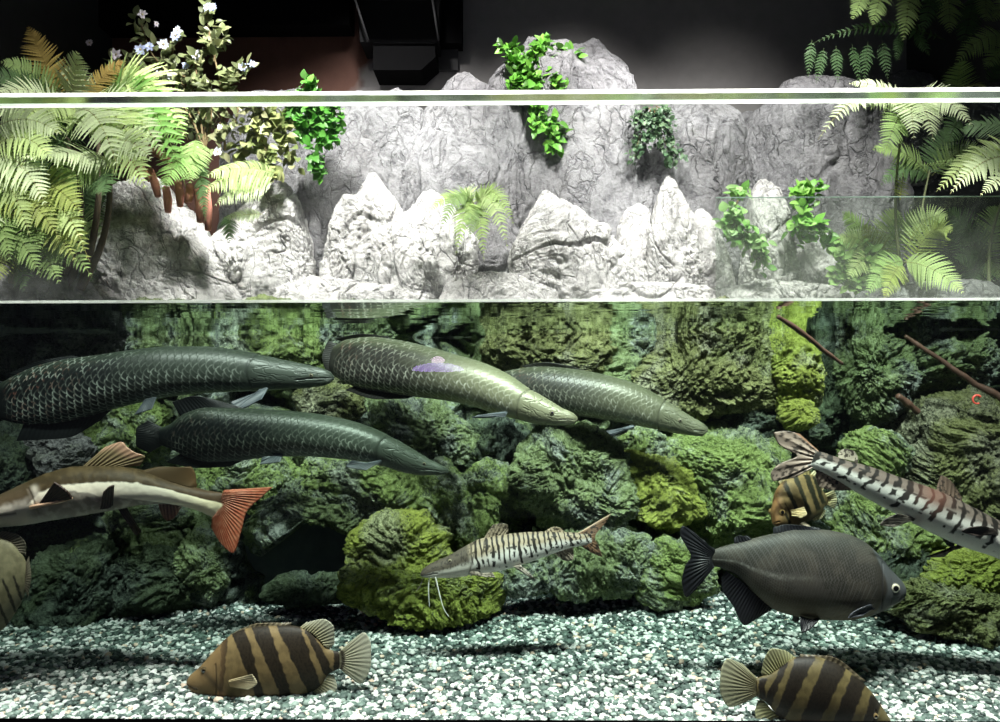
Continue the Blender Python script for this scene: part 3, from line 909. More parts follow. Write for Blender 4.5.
class Fish:
    """stations from snout to tail base: (top x, top y, bottom x, bottom y, half width) in pixels, optional depth offset"""

    def __init__(self, kind, label, y, st, colour, mat, group=None, nr=420, ns=112, disp=None, flat=1.0, cat='fish'):
        self.y = y
        st = [tuple(s) + (0.0,) * (6 - len(s)) for s in st]
        A = np.array(st)
        midx, midy = (A[:, 0] + A[:, 2]) / 2, (A[:, 1] + A[:, 3]) / 2
        tk = np.concatenate([[0], np.cumsum(np.hypot(np.diff(midx), np.diff(midy)) + 0.5 * np.abs(np.diff(A[:, 1] - A[:, 3])) * 0.3 + 1e-3)])
        tk /= tk[-1]
        t = np.linspace(0, 1, nr)
        t = t - 0.06 * np.sin(2 * np.pi * t) / (2 * np.pi)
        tx, ty, bx, by, wd, dy = [interp_cr(t, tk, A[:, k]) for k in range(6)]
        yy = y + dy
        T, B = P(tx, ty, yy), P(bx, by, yy)
        self.t, self.mx, self.my, self.dyv = t, (tx + bx) / 2, (ty + by) / 2, dy
        mid, half = (T + B) / 2, (T - B) / 2
        tan = np.gradient(mid, axis=0)
        tan /= np.linalg.norm(tan, axis=1)[:, None] + 1e-9
        hn = half / (np.linalg.norm(half, axis=1)[:, None] + 1e-9)
        lat = np.cross(tan, hn)
        lat /= np.linalg.norm(lat, axis=1)[:, None] + 1e-9
        lat *= np.where(lat[:, 1] > 0, -1, 1)[:, None]             # points to the viewer's side
        W = wd * scale_at(yy)
        ang = np.linspace(0, 2 * np.pi, ns, endpoint=False)
        ca, sa = np.cos(ang), np.sin(ang)
        sl = np.sign(sa) * np.abs(sa) ** flat
        V = mid[:, None] + half[:, None] * ca[None, :, None] + (lat * W[:, None])[:, None] * sl[None, :, None]
        hp = np.hypot(tx - bx, ty - by) / 2
        S = np.repeat(t[:, None], ns, 1)
        H = np.repeat(ca[None], nr, 0)
        px = self.mx[:, None] + ((tx - bx) / 2)[:, None] * ca[None]
        py = self.my[:, None] + ((ty - by) / 2)[:, None] * ca[None]
        L = np.concatenate([[0], np.cumsum(np.hypot(np.diff(self.mx), np.diff(self.my)))])
        inv = V.reshape(-1, 3) - np.array(CAM)
        inv = inv @ RN
        qx = (500 - FPX * inv[:, 0] / inv[:, 2]).reshape(nr, ns)       # where the viewer's side really shows
        qy = (HORIZON + FPX * inv[:, 1] / inv[:, 2]).reshape(nr, ns)
        mir = (-np.arange(ns)) % ns
        far = (sa < 0)[None]
        px, py = np.where(far, qx[:, mir], qx), np.where(far, qy[:, mir], qy)
        d = dict(s=S, h=H, px=px, py=py, len=np.repeat(L[:, None], ns, 1), hp=np.repeat(hp[:, None], ns, 1),
                 arc=np.repeat(np.where(ang > np.pi, 2 * np.pi - ang, ang)[None], nr, 0) * hp[:, None] * 1.15, side=np.repeat(np.sign(sa)[None], nr, 0))
        self.d = d
        col, ht = colour(d)
        if ht is not None:
            nrm = half[:, None] / (np.linalg.norm(half, axis=1)[:, None, None] ** 2 + 1e-9) * ca[None, :, None] + (lat / (W[:, None] + 1e-9))[:, None] * sa[None, :, None]
            nrm /= np.linalg.norm(nrm, axis=2)[..., None] + 1e-9
            V = V + nrm * (ht * scale_at(y))[..., None]
        self.V = V
        idx = np.arange(nr * ns).reshape(nr, ns)
        q = np.stack([idx[:-1], idx[1:], np.roll(idx[1:], -1, 1), np.roll(idx[:-1], -1, 1)], -1).reshape(-1, 4)
        e = np.array([(nr * ns, idx[0, (k)], idx[0, (k + 1) % ns]) for k in range(ns)] + [(nr * ns + 1, idx[-1, (k + 1) % ns], idx[-1, k]) for k in range(ns)])
        v = np.concatenate([V.reshape(-1, 3), V[0].mean(0)[None], V[-1].mean(0)[None]])
        cc = np.concatenate([np.clip(col, 0, 1).reshape(-1, 3), col[0].mean(0)[None], col[-1].mean(0)[None]])
        o = mid[nr // 2]
        self.root = thing(kind, label, cat, o, group)
        self.body = obj('body', v, [q, e], mat, self.root, col=cc)
        # which way the faces look: flip when inside out
        me = self.body.data
        k = nr // 2 * ns + ns // 4
        fn = me.polygons[(nr // 2) * ns + ns // 4].normal
        if fn.dot(Vector(lat[nr // 2])) < 0:
            me.flip_normals()

    def depth_at(self, px, py):
        k = np.argmin((self.mx - px) ** 2 + (self.my - py) ** 2)
        return self.y + self.dyv[k]

    def surf(self, px, py, near=True):
        m = (self.d['side'] > 0) == near
        q = (self.d['px'] - px) ** 2 + (self.d['py'] - py) ** 2 + np.where(m, 0, 1e9)
        return self.V.reshape(-1, 3)[np.argmin(q)]

    def fin(self, name, base, edge, colf, mat, nu=70, nv=26, dep=None, tip=0.0, thick=(1.6, 0.4), rays=18, wave=0.5, parent=None, depth_base=None):
        """a fin between a base line and an outer edge (pixel polylines); dep: base depth offset, tip: extra depth at the edge"""
        base, edge = np.array(base, float), np.array(edge, float)

        def rs(p, n):
            L = np.concatenate([[0], np.cumsum(np.hypot(*np.diff(p, axis=0).T))])
            L /= L[-1]
            u = np.linspace(0, 1, n)
            return np.stack([interp_cr(u, L, p[:, 0]), interp_cr(u, L, p[:, 1])], 1)

        b, e = rs(base, nu), rs(edge, nu)
        v = np.linspace(0, 1, nv)
        px = b[:, None] * (1 - v)[None, :, None] + e[:, None] * v[None, :, None]
        y0 = np.array([self.depth_at(*q) for q in b]) if depth_base is None else np.full(nu, depth_base)
        if dep is not None:
            y0 = y0 + dep
        u = np.linspace(0, 1, nu)
        yy = y0[:, None] + tip * v[None] ** 1.2
        k = scale_at(self.y)
        yy = yy + wave * k * 2.2 * np.sin(u * 7 + 1)[:, None] * v[None] ** 1.5
        c = P(px[..., 0], px[..., 1], yy)
        du, dv = np.gradient(c, axis=0), np.gradient(c, axis=1)
        nn = np.cross(du, dv)
        nn /= np.linalg.norm(nn, axis=2)[..., None] + 1e-12
        nn *= np.where(nn[..., 1:2] > 0, -1, 1)
        ray = np.sin(u * np.pi * rays * 2)
        th = (thick[0] * (1 - v) + thick[1] * v)[None] * k * np.sin(np.clip(u * 14, 0, np.pi / 2))[:, None] * np.sin(np.clip((1 - u) * 14, 0, np.pi / 2))[:, None] + 0.0003
        th = th * (1 + 0.35 * ray[:, None] * (1 - 0.4 * v[None]))
        front, back = c + nn * th[..., None], c - nn * th[..., None]
        n = nu * nv
        ix = np.arange(n).reshape(nu, nv)
        q = np.stack([ix[:-1, :-1], ix[1:, :-1], ix[1:, 1:], ix[:-1, 1:]], -1).reshape(-1, 4)
        ring = np.concatenate([ix[0, :-1], ix[:-1, -1], ix[-1, :0:-1], ix[:0:-1, 0]])
        rn = np.roll(ring, -1)
        side = np.stack([ring, rn, rn + n, ring + n], -1)
        U, Vv = np.meshgrid(u, v, indexing='ij')
        col = colf(U, Vv, ray[:, None] * np.ones_like(U), px[..., 0], px[..., 1])
        col = np.clip(np.concatenate([col.reshape(-1, 3)] * 2), 0, 1)
        o = obj(name, np.concatenate([front.reshape(-1, 3), back.reshape(-1, 3)]), [q, q[:, ::-1] + n, side], mat, parent or self.root, col=col)
        return o

    def eye(self, px, py, r, iris, mat, both=True, pupil=0.55, ring=None):
        for near in ((True, False) if both else (True,)):
            c = self.surf(px, py, near)
            R = r * scale_at(self.y)
            v, f = icosphere(4)
            sgn = -1 if near else 1
            a = v[:, 1] * sgn
            col = np.where((a > math.cos(pupil * 0.95))[:, None], (0.004, 0.004, 0.005), iris)
            col = np.where(((a > math.cos(1.05)) & (a <= math.cos(pupil * 0.95)))[:, None], iris, col)
            col = np.where((a <= math.cos(1.05))[:, None], np.array(ring if ring is not None else iris) * 0.6, col)
            vv = v * np.array([R, R * 0.62, R])
            obj('eye', vv + c + np.array([0, -sgn * 0.12 * R, 0]), f, mat, self.root, col=col)

    def barbel(self, pts, r0, col, mat, dep=0.0):
        p = np.array(pts, float)
        L = np.linspace(0, 1, len(p))
        u = np.linspace(0, 1, 40)
        px, py = interp_cr(u, L, p[:, 0]), interp_cr(u, L, p[:, 1])
        c = P(px, py, self.depth_at(*p[0]) + dep)
        m = MB()
        m.tube(c, np.linspace(r0, r0 * 0.35, 40) * scale_at(self.y), 8, c=col)
        m.build('barbel', mat, self.root)


def lerp(a, b, k):
    k = np.asarray(k, float)[..., None]
    return np.asarray(a, float) * (1 - k) + np.asarray(b, float) * k


def nz(*a, sc=1.0, oc=3, seed=0):
    p = np.stack([np.asarray(x, float).ravel() for x in a] + [np.zeros(np.asarray(a[0]).size)] * (3 - len(a)), 1)
    return fbm(p * sc + seed * 13.7, oc).reshape(np.asarray(a[0]).shape)


M_FISH = col_mat('fish_skin', 0.55, 0.18, vary=0.12)
M_SCALE = col_mat('silvery_scales', 0.40, 0.35, metallic=0.12, vary=0.08)
M_FIN = col_mat('fin_membrane', 0.45, 0.4, trans=0.25, vary=0.08)
M_EYE = col_mat('wet_eye', 0.05, 0.8, coat=0.6)


def scales(d, pitch, row, t0, t1, seed=0):
    """overlapping scales: edge mask (1 on the free rim), relief height"""
    S, Acr = d['len'] + 0.35 * np.abs(d['arc'] - d['hp'] * 1.8), d['arc']
    j = np.round(Acr / row)
    best = np.full(S.shape, 1e9)
    edge = np.zeros_like(S)
    hgt = np.zeros_like(S)
    r = pitch * 0.98
    for dj in (-1, 0, 1):
        jj = j + dj
        o = (jj % 2) * pitch / 2
        i0 = np.floor((S - o) / pitch)
        for di in (-1, 0, 1):
            cs = (i0 + di) * pitch + o
            ds, da = S - cs, (Acr - jj * row) * pitch / row * 0.86
            dist = np.hypot(ds, da)
            ok = (dist < r) & (cs < best)
            best = np.where(ok, cs, best)
            edge = np.where(ok, sst(0.74, 0.95, dist / r) * sst(0.35, 0.75, ds / (dist + 1e-6)), edge)
            hgt = np.where(ok, ds / r, hgt)
    m = sst(t0, t0 + 0.05, d['s']) * (1 - sst(t1 - 0.06, t1, d['s']))
    return edge * m, hgt * m


def arapaima(label, y, st, fins, head_s, base, dark, glint, pect, eye, tail=None, pitch=7.0, mouth=None, red=0.15, gk=1.0, group='arapaimas under the water surface'):
    base, dark, glint = map(np.array, (base, dark, glint))

    def colour(d):
        s, h = d['s'], d['h']
        n = nz(s * 14, h * 2.2, sc=1.0, seed=pitch)
        e, hg = scales(d, pitch, pitch * 0.92, head_s, 0.99)
        k = sst(head_s + 0.10, 0.72, s + 0.06 * n)
        col = lerp(base, dark, k)
        col = col * (1.0 + 0.25 * n[..., None])
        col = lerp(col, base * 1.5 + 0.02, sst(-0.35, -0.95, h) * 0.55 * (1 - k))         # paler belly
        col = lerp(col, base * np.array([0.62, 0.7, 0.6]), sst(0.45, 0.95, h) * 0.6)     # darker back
        low = sst(0.35, -0.30, h) * 0.9 + 0.10
        rn = sst(-0.2, 0.5, nz(d['len'] / pitch, d['arc'] / pitch, sc=0.9, oc=2, seed=3))
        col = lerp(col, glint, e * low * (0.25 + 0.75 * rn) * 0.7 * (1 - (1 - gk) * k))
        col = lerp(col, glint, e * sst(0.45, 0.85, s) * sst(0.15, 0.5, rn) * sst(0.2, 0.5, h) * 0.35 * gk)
        rd = sst(0.62, 0.98, s) * e * sst(0.1, 0.5, nz(d['len'] / pitch, d['arc'] / pitch, sc=1.3, seed=9))
        col = lerp(col, (0.42, 0.14, 0.10), rd * red)
        # head: bony plates
        hm = 1 - sst(head_s - 0.01, head_s + 0.01, s + 0.012 * np.cos(h * 2.2))
        pl = sst(0.0, 0.16, np.abs(nz(s * 26, h * 3.5, sc=1.0, oc=2, seed=5)))
        col = lerp(col, base * 1.1 * (0.75 + 0.25 * pl[..., None]), hm * 0.7)
        gill = np.exp(-((s - head_s - 0.004 + 0.016 * h * h) / 0.0045) ** 2)
        col = lerp(col, dark * 0.9, gill * 0.35)
        ht = (hg - 0.5) * 0.38 - 0.5 * gill + hm * (pl - 0.7) * 0.45
        if mouth is not None:
            my = np.interp(s, [0, mouth[0]], [mouth[1], mouth[2]])
            g = np.exp(-((h - my) / 0.07) ** 2) * (s < mouth[0])
            col = lerp(col, dark * 0.6, g * 0.8)
            ht = ht - 1.0 * g
        return col, ht

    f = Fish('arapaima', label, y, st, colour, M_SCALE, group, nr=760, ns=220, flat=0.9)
    fc = np.array(dark)

    def fcol(U, V, R, px, py):
        return lerp(fc * 1.5, fc * 0.75, V) * (1 + 0.3 * R[..., None])

    def pcol(U, V, R, px, py):
        return lerp((0.11, 0.13, 0.14), (0.055, 0.066, 0.074), V) * (1 + 0.3 * R[..., None])

    for nm, b, e, *o in fins:
        kw = o[0] if o else {}
        f.fin(nm, b, e, pcol if nm in ('pectoral_fin', 'pelvic_fin') else fcol, M_FIN, **kw)
    if eye:
        f.eye(eye[0], eye[1], eye[2], (0.16, 0.15, 0.10), M_EYE)
    return f


# the pale one in the middle, tail receding
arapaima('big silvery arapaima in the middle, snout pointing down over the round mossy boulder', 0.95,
         [(577.5, 417, 577.5, 421, 1.5, -0.10), (574, 413.5, 573, 424.5, 5, -0.10), (562, 407.5, 559, 425.5, 9, -0.09), (548, 399, 540, 424.6, 13, -0.07), (530, 388.5, 518, 420, 17, -0.05), (508, 374, 494, 413, 21, -0.02), (484, 363, 468, 405, 24, 0.02), (456, 354.5, 442, 400, 25, 0.08), (426, 346, 414, 396.5, 24, 0.16), (398, 340, 390, 393, 21, 0.24), (372, 337, 364, 389, 17, 0.32), (350, 339, 344, 382, 11, 0.4), (336, 345, 332, 374, 6, 0.46)],
         [('dorsal_fin', [(392, 341), (366, 339), (344, 342)], [(388, 336.5), (362, 334), (334, 339)], dict(thick=(1.0, 0.4))),
          ('anal_fin', [(414, 396), (384, 391), (356, 385)], [(408, 398.5), (376, 399), (345, 390)], dict(thick=(1.0, 0.4))),
          ('tail_fin', [(338, 344), (335, 360), (333, 374)], [(328, 341), (322, 357), (328, 376)], dict(depth_base=1.40)),
          ('pectoral_fin', [(508, 411), (505, 417)], [(478, 415.5), (472, 417.8)], dict(dep=-0.06, tip=-0.05, thick=(1.5, 0.5), rays=6))],
         0.235, (0.165, 0.168, 0.105), (0.028, 0.027, 0.023), (0.60, 0.60, 0.50), None, (552, 413, 2.6), mouth=(0.075, 0.0, -0.35), pitch=6.6)
# behind it
arapaima('hazy olive arapaima behind the big silvery one, its snout rightmost of the four', 1.22,
         [(707.5, 427, 707.5, 432, 1.5, -0.06), (702, 422.5, 701, 436.5, 5, -0.06), (690, 415.5, 686, 435, 9, -0.05), (674, 405.5, 668, 432, 13, -0.04), (656, 394, 646, 427.5, 17, -0.02), (632, 382.5, 622, 422.5, 20, 0), (602, 374, 596, 418.5, 22, 0.03), (570, 368.5, 568, 414, 22, 0.07), (542, 366.5, 540, 406, 20, 0.11), (516, 369, 516, 398, 15, 0.15), (496, 374, 496, 393, 8, 0.19)],
         [('dorsal_fin', [(586, 371), (556, 367), (526, 368)], [(572, 366), (545, 362.5), (520, 366)], dict(thick=(1.0, 0.4))),
          ('anal_fin', [(548, 408), (526, 402), (506, 395)], [(540, 414), (516, 410), (500, 400)], dict(thick=(1.0, 0.4))),
          ('tail_fin', [(498, 374), (496, 384), (497, 393)], [(484, 370), (478, 384), (484, 398)], {}),
          ('pectoral_fin', [(634, 426), (628, 428)], [(606, 431), (612, 437)], dict(dep=-0.05, tip=-0.03, thick=(1.5, 0.5), rays=6))],
         0.24, (0.10, 0.105, 0.066), (0.035, 0.036, 0.03), (0.40, 0.41, 0.33), None, (680, 420.5, 2.2), mouth=(0.07, 0.0, -0.35), pitch=6.0)
# top left, black tail colour deepened for the shadow on it
arapaima('uppermost dark arapaima at left, swimming just under the surface', 0.92,
         [(334, 376, 334, 379.5, 1.5), (330, 371.5, 329, 384, 4), (318, 367, 316, 387, 8), (300, 363, 298, 389, 11), (280, 359, 278, 390, 15), (262, 354.5, 260, 391, 18), (238, 350, 238, 391.5, 20), (204, 346.5, 206, 393, 22), (170, 346.5, 174, 396, 22), (136, 349.5, 142, 402, 21), (102, 354.5, 110, 410, 19), (68, 359, 78, 419, 16), (40, 365, 48, 424, 12), (18, 374, 22, 424, 8), (0, 383, 2, 420, 5)],
         [('dorsal_fin', [(84, 358), (52, 364), (18, 376)], [(72, 355.5), (40, 361), (8, 374)], dict(thick=(1.0, 0.4))),
          ('anal_fin', [(112, 409), (76, 419), (24, 423)], [(100, 421), (66, 438), (16, 441)], dict(thick=(1.0, 0.4))),
          ('tail_fin', [(4, 382), (1, 400), (4, 420)], [(-18, 376), (-30, 402), (-16, 428)], {}),
          ('pelvic_fin', [(157, 397), (145, 400)], [(152, 409), (134, 415)], dict(dep=-0.06, tip=-0.03, rays=8)),
          ('pectoral_fin', [(268, 388), (260, 391)], [(262, 399), (238, 409), (230, 402)], dict(dep=-0.07, tip=-0.06, rays=9))],
         0.245, (0.042, 0.052, 0.041), (0.006, 0.0075, 0.0075), (0.50, 0.56, 0.48), None, (311, 375.5, 2.0), mouth=(0.11, 0.0, -0.3), pitch=7.4, red=0.3)
# below it, black tail deepened further, the upper one's shadow in the colour
arapaima('dark green arapaima with a blackish round tail, lowest of the four', 0.72,
         [(448.5, 469.5, 448, 473, 1.5), (443, 466, 441, 475, 4.5), (428, 458, 424, 475.5, 8), (412, 448.5, 406, 473, 12), (396, 439, 388, 467.5, 15), (374, 428.5, 366, 462, 18), (344, 419, 338, 458.5, 20), (306, 412.5, 302, 456, 21), (268, 409.5, 266, 457.5, 20), (236, 408, 236, 461, 18), (208, 407.5, 210, 462, 14), (186, 413, 188, 457, 9), (170, 424, 171, 449, 5), (160, 427.5, 160, 445, 3.5)],
         [('dorsal_fin', [(246, 409), (216, 408), (180, 416)], [(224, 402), (194, 396), (172, 402)], dict(thick=(1.0, 0.4))),
          ('anal_fin', [(244, 460), (212, 462), (180, 454)], [(230, 466.5), (196, 468), (166, 462)], dict(thick=(1.0, 0.4))),
          ('tail_fin', [(163, 427.5), (161, 436), (163, 445)], [(148, 420.5), (136, 430), (136, 444), (149, 453)], {}),
          ('pelvic_fin', [(284, 452.5), (276, 455)], [(280, 462), (260, 464.5), (262, 457)], dict(dep=-0.05, tip=-0.03, rays=8)),
          ('pectoral_fin', [(382, 461), (374, 464)], [(366, 470.5), (346, 466), (352, 460)], dict(dep=-0.06, tip=-0.04, rays=9))],
         0.245, (0.048, 0.060, 0.045), (0.003, 0.0045, 0.0045), (0.55, 0.60, 0.50), None, (424, 464, 2.0), mouth=(0.10, 0.0, -0.3), pitch=6.8, red=0.05, gk=0.25)

# red-tailed catfish
def redtail():
    def colour(d):
        s, h, px, py = d['s'], d['h'], d['px'], d['py']
        n = nz(px, py, sc=0.12, oc=4)
        # edges of the cream band, as heights along the body
        up = np.interp(px, [-60, 20, 38, 56, 90, 140, 180, 215, 235], [-0.3, -0.3, 0.2, 0.36, 0.36, 0.37, 0.37, 0.30, 0.25]) + 0.05 * n
        lo = np.interp(px, [-60, 30, 56, 75, 100, 130, 150, 180, 235], [-0.4, -0.25, 0.17, 0.10, -0.22, -0.5, -0.70, -1.1, -1.2]) + 0.07 * n
        back = lerp((0.05, 0.033, 0.014), (0.08, 0.054, 0.024), sst(-0.3, 0.6, n) + 0 * s)
        back = lerp(back, (0.06, 0.036, 0.02), sst(150, 225, px) * 0.8)
        belly = lerp((0.25, 0.225, 0.19), (0.42, 0.38, 0.32), sst(-0.2, 0.5, n) + 0 * s)
        belly = lerp(belly, (0.5, 0.47, 0.42), sst(-0.55, -0.95, h) * sst(90, 20, px))
        cream = lerp((0.93, 0.85, 0.68), (0.95, 0.84, 0.55), sst(150, 225, px))
        col = lerp(belly, cream, sst(lo - 0.04, lo + 0.04, h))
        col = lerp(col, back, sst(up - 0.03, up + 0.05, h))
        # head
        hd = sst(34, 22, px + 4 * h)
        hcol = lerp((0.56, 0.50, 0.42), (0.08, 0.055, 0.03), sst(-0.05, 0.35, h + 0.1 * n))
        col = lerp(col, hcol, hd)
        op = np.exp(-((px - (37 - 7 * (h - 0.1))) / 3.5) ** 2) * sst(-0.4, -0.1, h) * sst(0.75, 0.45, h)
        col = lerp(col, (0.66, 0.58, 0.48), op * 0.8)
        g = np.exp(-((px - (33 - 9 * h)) / 1.1) ** 2) * (np.abs(h) < 0.6)
        m = np.exp(-((h + 0.30 + 0.004 * (px - 10)) / 0.05) ** 2) * (px < 16)
        col = lerp(col, (0.10, 0.07, 0.05), np.maximum(g * 0.5, m * 0.7))
        return col, -1.2 * g - 1.0 * m + 0.25 * n

    f = Fish('redtail_catfish', 'red-tailed catfish with a cream flank band and an orange-red tail', 0.42,
             [(-86, 527, -86, 530, 3), (-80, 518, -80, 534, 14), (-60, 508, -60, 533, 22), (-30, 500, -30, 530, 27), (0, 494.5, 0, 527, 27), (24, 483.5, 28, 524.5, 26), (52, 471.5, 54, 520, 25), (74, 466.5, 76, 516.5, 24), (110, 465.5, 112, 510.5, 21), (142, 470, 142, 505, 17), (168, 479, 166, 503.5, 13), (190, 486, 186, 507, 10), (208, 490.5, 202, 512, 8), (222, 493, 212, 517, 5.5), (229, 495.5, 218, 519, 3)],
             colour, M_FISH, nr=420, ns=140, cat='fish')

    def red(U, V, R, px, py):
        n = nz(px, py, sc=0.2)
        c = lerp((0.46, 0.12, 0.06), (0.56, 0.22, 0.12), sst(-0.2, 0.6, n + 0.6 * R))
        return lerp(c, (0.33, 0.10, 0.05), sst(0.25, 0.0, V) * 0.7)

    f.fin('tail_fin', [(224, 490), (222, 500), (219, 510), (212, 519)], [(273, 487), (262, 497), (246, 513), (241, 532), (232.5, 553), (222, 544), (211, 527)], red, M_FIN, nu=120, rays=26, thick=(3, 0.6))

    def dors(U, V, R, px, py):
        return lerp((0.26, 0.19, 0.10), (0.62, 0.36, 0.24), sst(0.55, 0.95, V) * (U < 0.75)) * (1 + 0.22 * R[..., None])

    f.fin('dorsal_fin', [(82, 467), (100, 466), (121, 467)], [(105, 447), (122, 442), (127, 447), (134, 452), (145, 457), (140, 466)], dors, M_FIN, rays=9, thick=(2, 0.5))

    def adip(U, V, R, px, py):
        return lerp((0.065, 0.042, 0.019), (0.15, 0.085, 0.035), V * sst(0.4, 1, U))

    f.fin('adipose_fin', [(140, 471), (168, 480), (196, 488)], [(156, 467), (190, 467), (195, 474), (197, 486)], adip, M_FISH, rays=0, thick=(4, 1.5))

    def black(U, V, R, px, py):
        return lerp((0.03, 0.02, 0.016), (0.05, 0.03, 0.022), V) * (1 + 0.3 * R[..., None])

    f.fin('pectoral_fin', [(38, 505), (44, 506)], [(54, 482), (62, 487), (71, 496), (72, 499)], black, M_FIN, dep=-0.105, tip=-0.10, rays=7, thick=(2, 0.7))
    m = MB()
    p = P(np.array([31.0, 44, 58, 72]), np.array([507.5, 504.5, 502, 498.2]), 0.42 - np.array([0.10, 0.125, 0.155, 0.18]))
    m.tube(p, np.array([2.2, 2.0, 1.7, 1.1]) * scale_at(0.3), 10, c=(0.70, 0.45, 0.30))
    m.build('pectoral_spine', M_FISH, f.root)
    f.fin('pelvic_fin', [(100, 508.5), (107, 508), (113, 505.5)], [(103, 493), (109, 487), (114.5, 485)], black, M_FIN, dep=-0.07, tip=-0.06, rays=5, thick=(2, 0.7))
    f.fin('pelvic_fin', [(119, 509), (127, 508)], [(134.5, 534.5), (138, 534.5), (141.5, 531)], black, M_FIN, dep=0.05, tip=0.04, rays=4, thick=(2, 0.7))

    def anal(U, V, R, px, py):
        return lerp((0.22, 0.15, 0.11), (0.33, 0.17, 0.11), V) * (1 + 0.3 * R[..., None])

    f.fin('anal_fin', [(158, 504), (170, 504), (182, 507)], [(161, 514), (168, 521), (174, 518), (180, 509)], anal, M_FIN, rays=7)
    f.eye(-24, 511, 3.0, (0.3, 0.25, 0.14), M_EYE)
    f.barbel([(-70, 532), (-60, 560), (-48, 580)], 1.4, (0.5, 0.45, 0.38), M_FISH)
    return f


redtail()


# tiger shovelnose catfish
def tiger_colour(seed, nb, s_head, warm, lo_h=-0.35):
    def colour(d):
        s, h = d['s'], d['h']
        n = nz(s * 7, h * 1.2, sc=1.0, oc=3, seed=seed)
        n2 = nz(s * 34, h * 2.0, sc=1.0, oc=2, seed=seed + 4)
        col = lerp((0.70, 0.68, 0.63), warm, sst(-0.25, 0.5, h + 0.2 * n))
        col = lerp(col, np.array(warm) * 0.55, sst(0.5, 0.98, h) * 0.7)
        u = s * nb + 0.26 * n2 + 0.35 * h
        w = np.abs(u - np.round(u))                                 # bars
        br = np.round(u)
        edge = lo_h + 0.30 * np.sin(br * 2.4 + seed) + 0.12 * n2
        wd = 0.20 + 0.05 * np.sin(br * 1.7)
        bar = sst(wd + 0.05, wd - 0.05, w) * sst(edge - 0.05, edge + 0.05, h)
        gap = sst(0.10, 0.02, np.abs(h - edge - 0.35 - 0.2 * np.sin(br * 5.1))) * (np.sin(br * 3.3 + seed) > -0.2)
        bar = bar * (1 - 0.9 * gap)
        link_ = sst(0.09, 0.03, np.abs(h - 0.45 - 0.22 * np.sin(br * 1.9 + 1))) * (np.sin(br * 4.7) > 0.1)
        bar = np.maximum(bar, link_ * 0.9)
        net = sst(0.10, 0.04, np.abs(nz(s * 26, h * 2.0, sc=1.0, oc=1, seed=seed + 8))) * sst(0.15, 0.4, h) * sst(0.55, 0.35, s)
        spots = sst(0.40, 0.50, nz(s * 70, h * 5, sc=1.0, oc=1, seed=seed + 2)) * sst(-0.8, -0.6, h) * sst(0.0, -0.3, h)
        ink = np.maximum(np.maximum(bar, net * 0.9), spots)
        ink = ink * sst(s_head * 0.75, s_head * 1.05, s)
        col = lerp(col, (0.010, 0.008, 0.007), ink * 0.97)
        hd = sst(s_head * 1.02, s_head * 0.9, s + 0.02 * h)
        hcol = lerp((0.60, 0.57, 0.50), (0.075, 0.062, 0.048), sst(-0.30, 0.15, h + 0.15 * n))
        hcol = lerp(hcol, (0.03, 0.025, 0.02), sst(0.12, 0.35, nz(s * 60, h * 3.5, oc=2, seed=seed + 6)) * sst(-0.35, 0.1, h) * 0.8)
        col = lerp(col, hcol, hd)
        g = np.exp(-((s - s_head * 0.98 - 0.03 * h) / 0.006) ** 2) * (h < 0.5)
        m = np.exp(-((h + 0.25) / 0.09) ** 2) * (s < s_head * 0.35)
        col = lerp(col, (0.05, 0.04, 0.035), np.maximum(g, m) * 0.7)
        return col, -0.8 * g - 0.8 * m
    return colour


def spotted(warm, dens=1.0, edge=None):
    def f(U, V, R, px, py):
        c = lerp(warm, np.array(warm) * 0.65, V) * (1 + 0.15 * R[..., None])
        k = sst(0.18, 0.30, nz(px, py, sc=0.42 * dens, oc=2, seed=2))
        c = lerp(c, (0.03, 0.022, 0.018), k * 0.9)
        if edge is not None:
            c = lerp(c, edge, sst(0.06, 0.02, U))
        return c
    return f


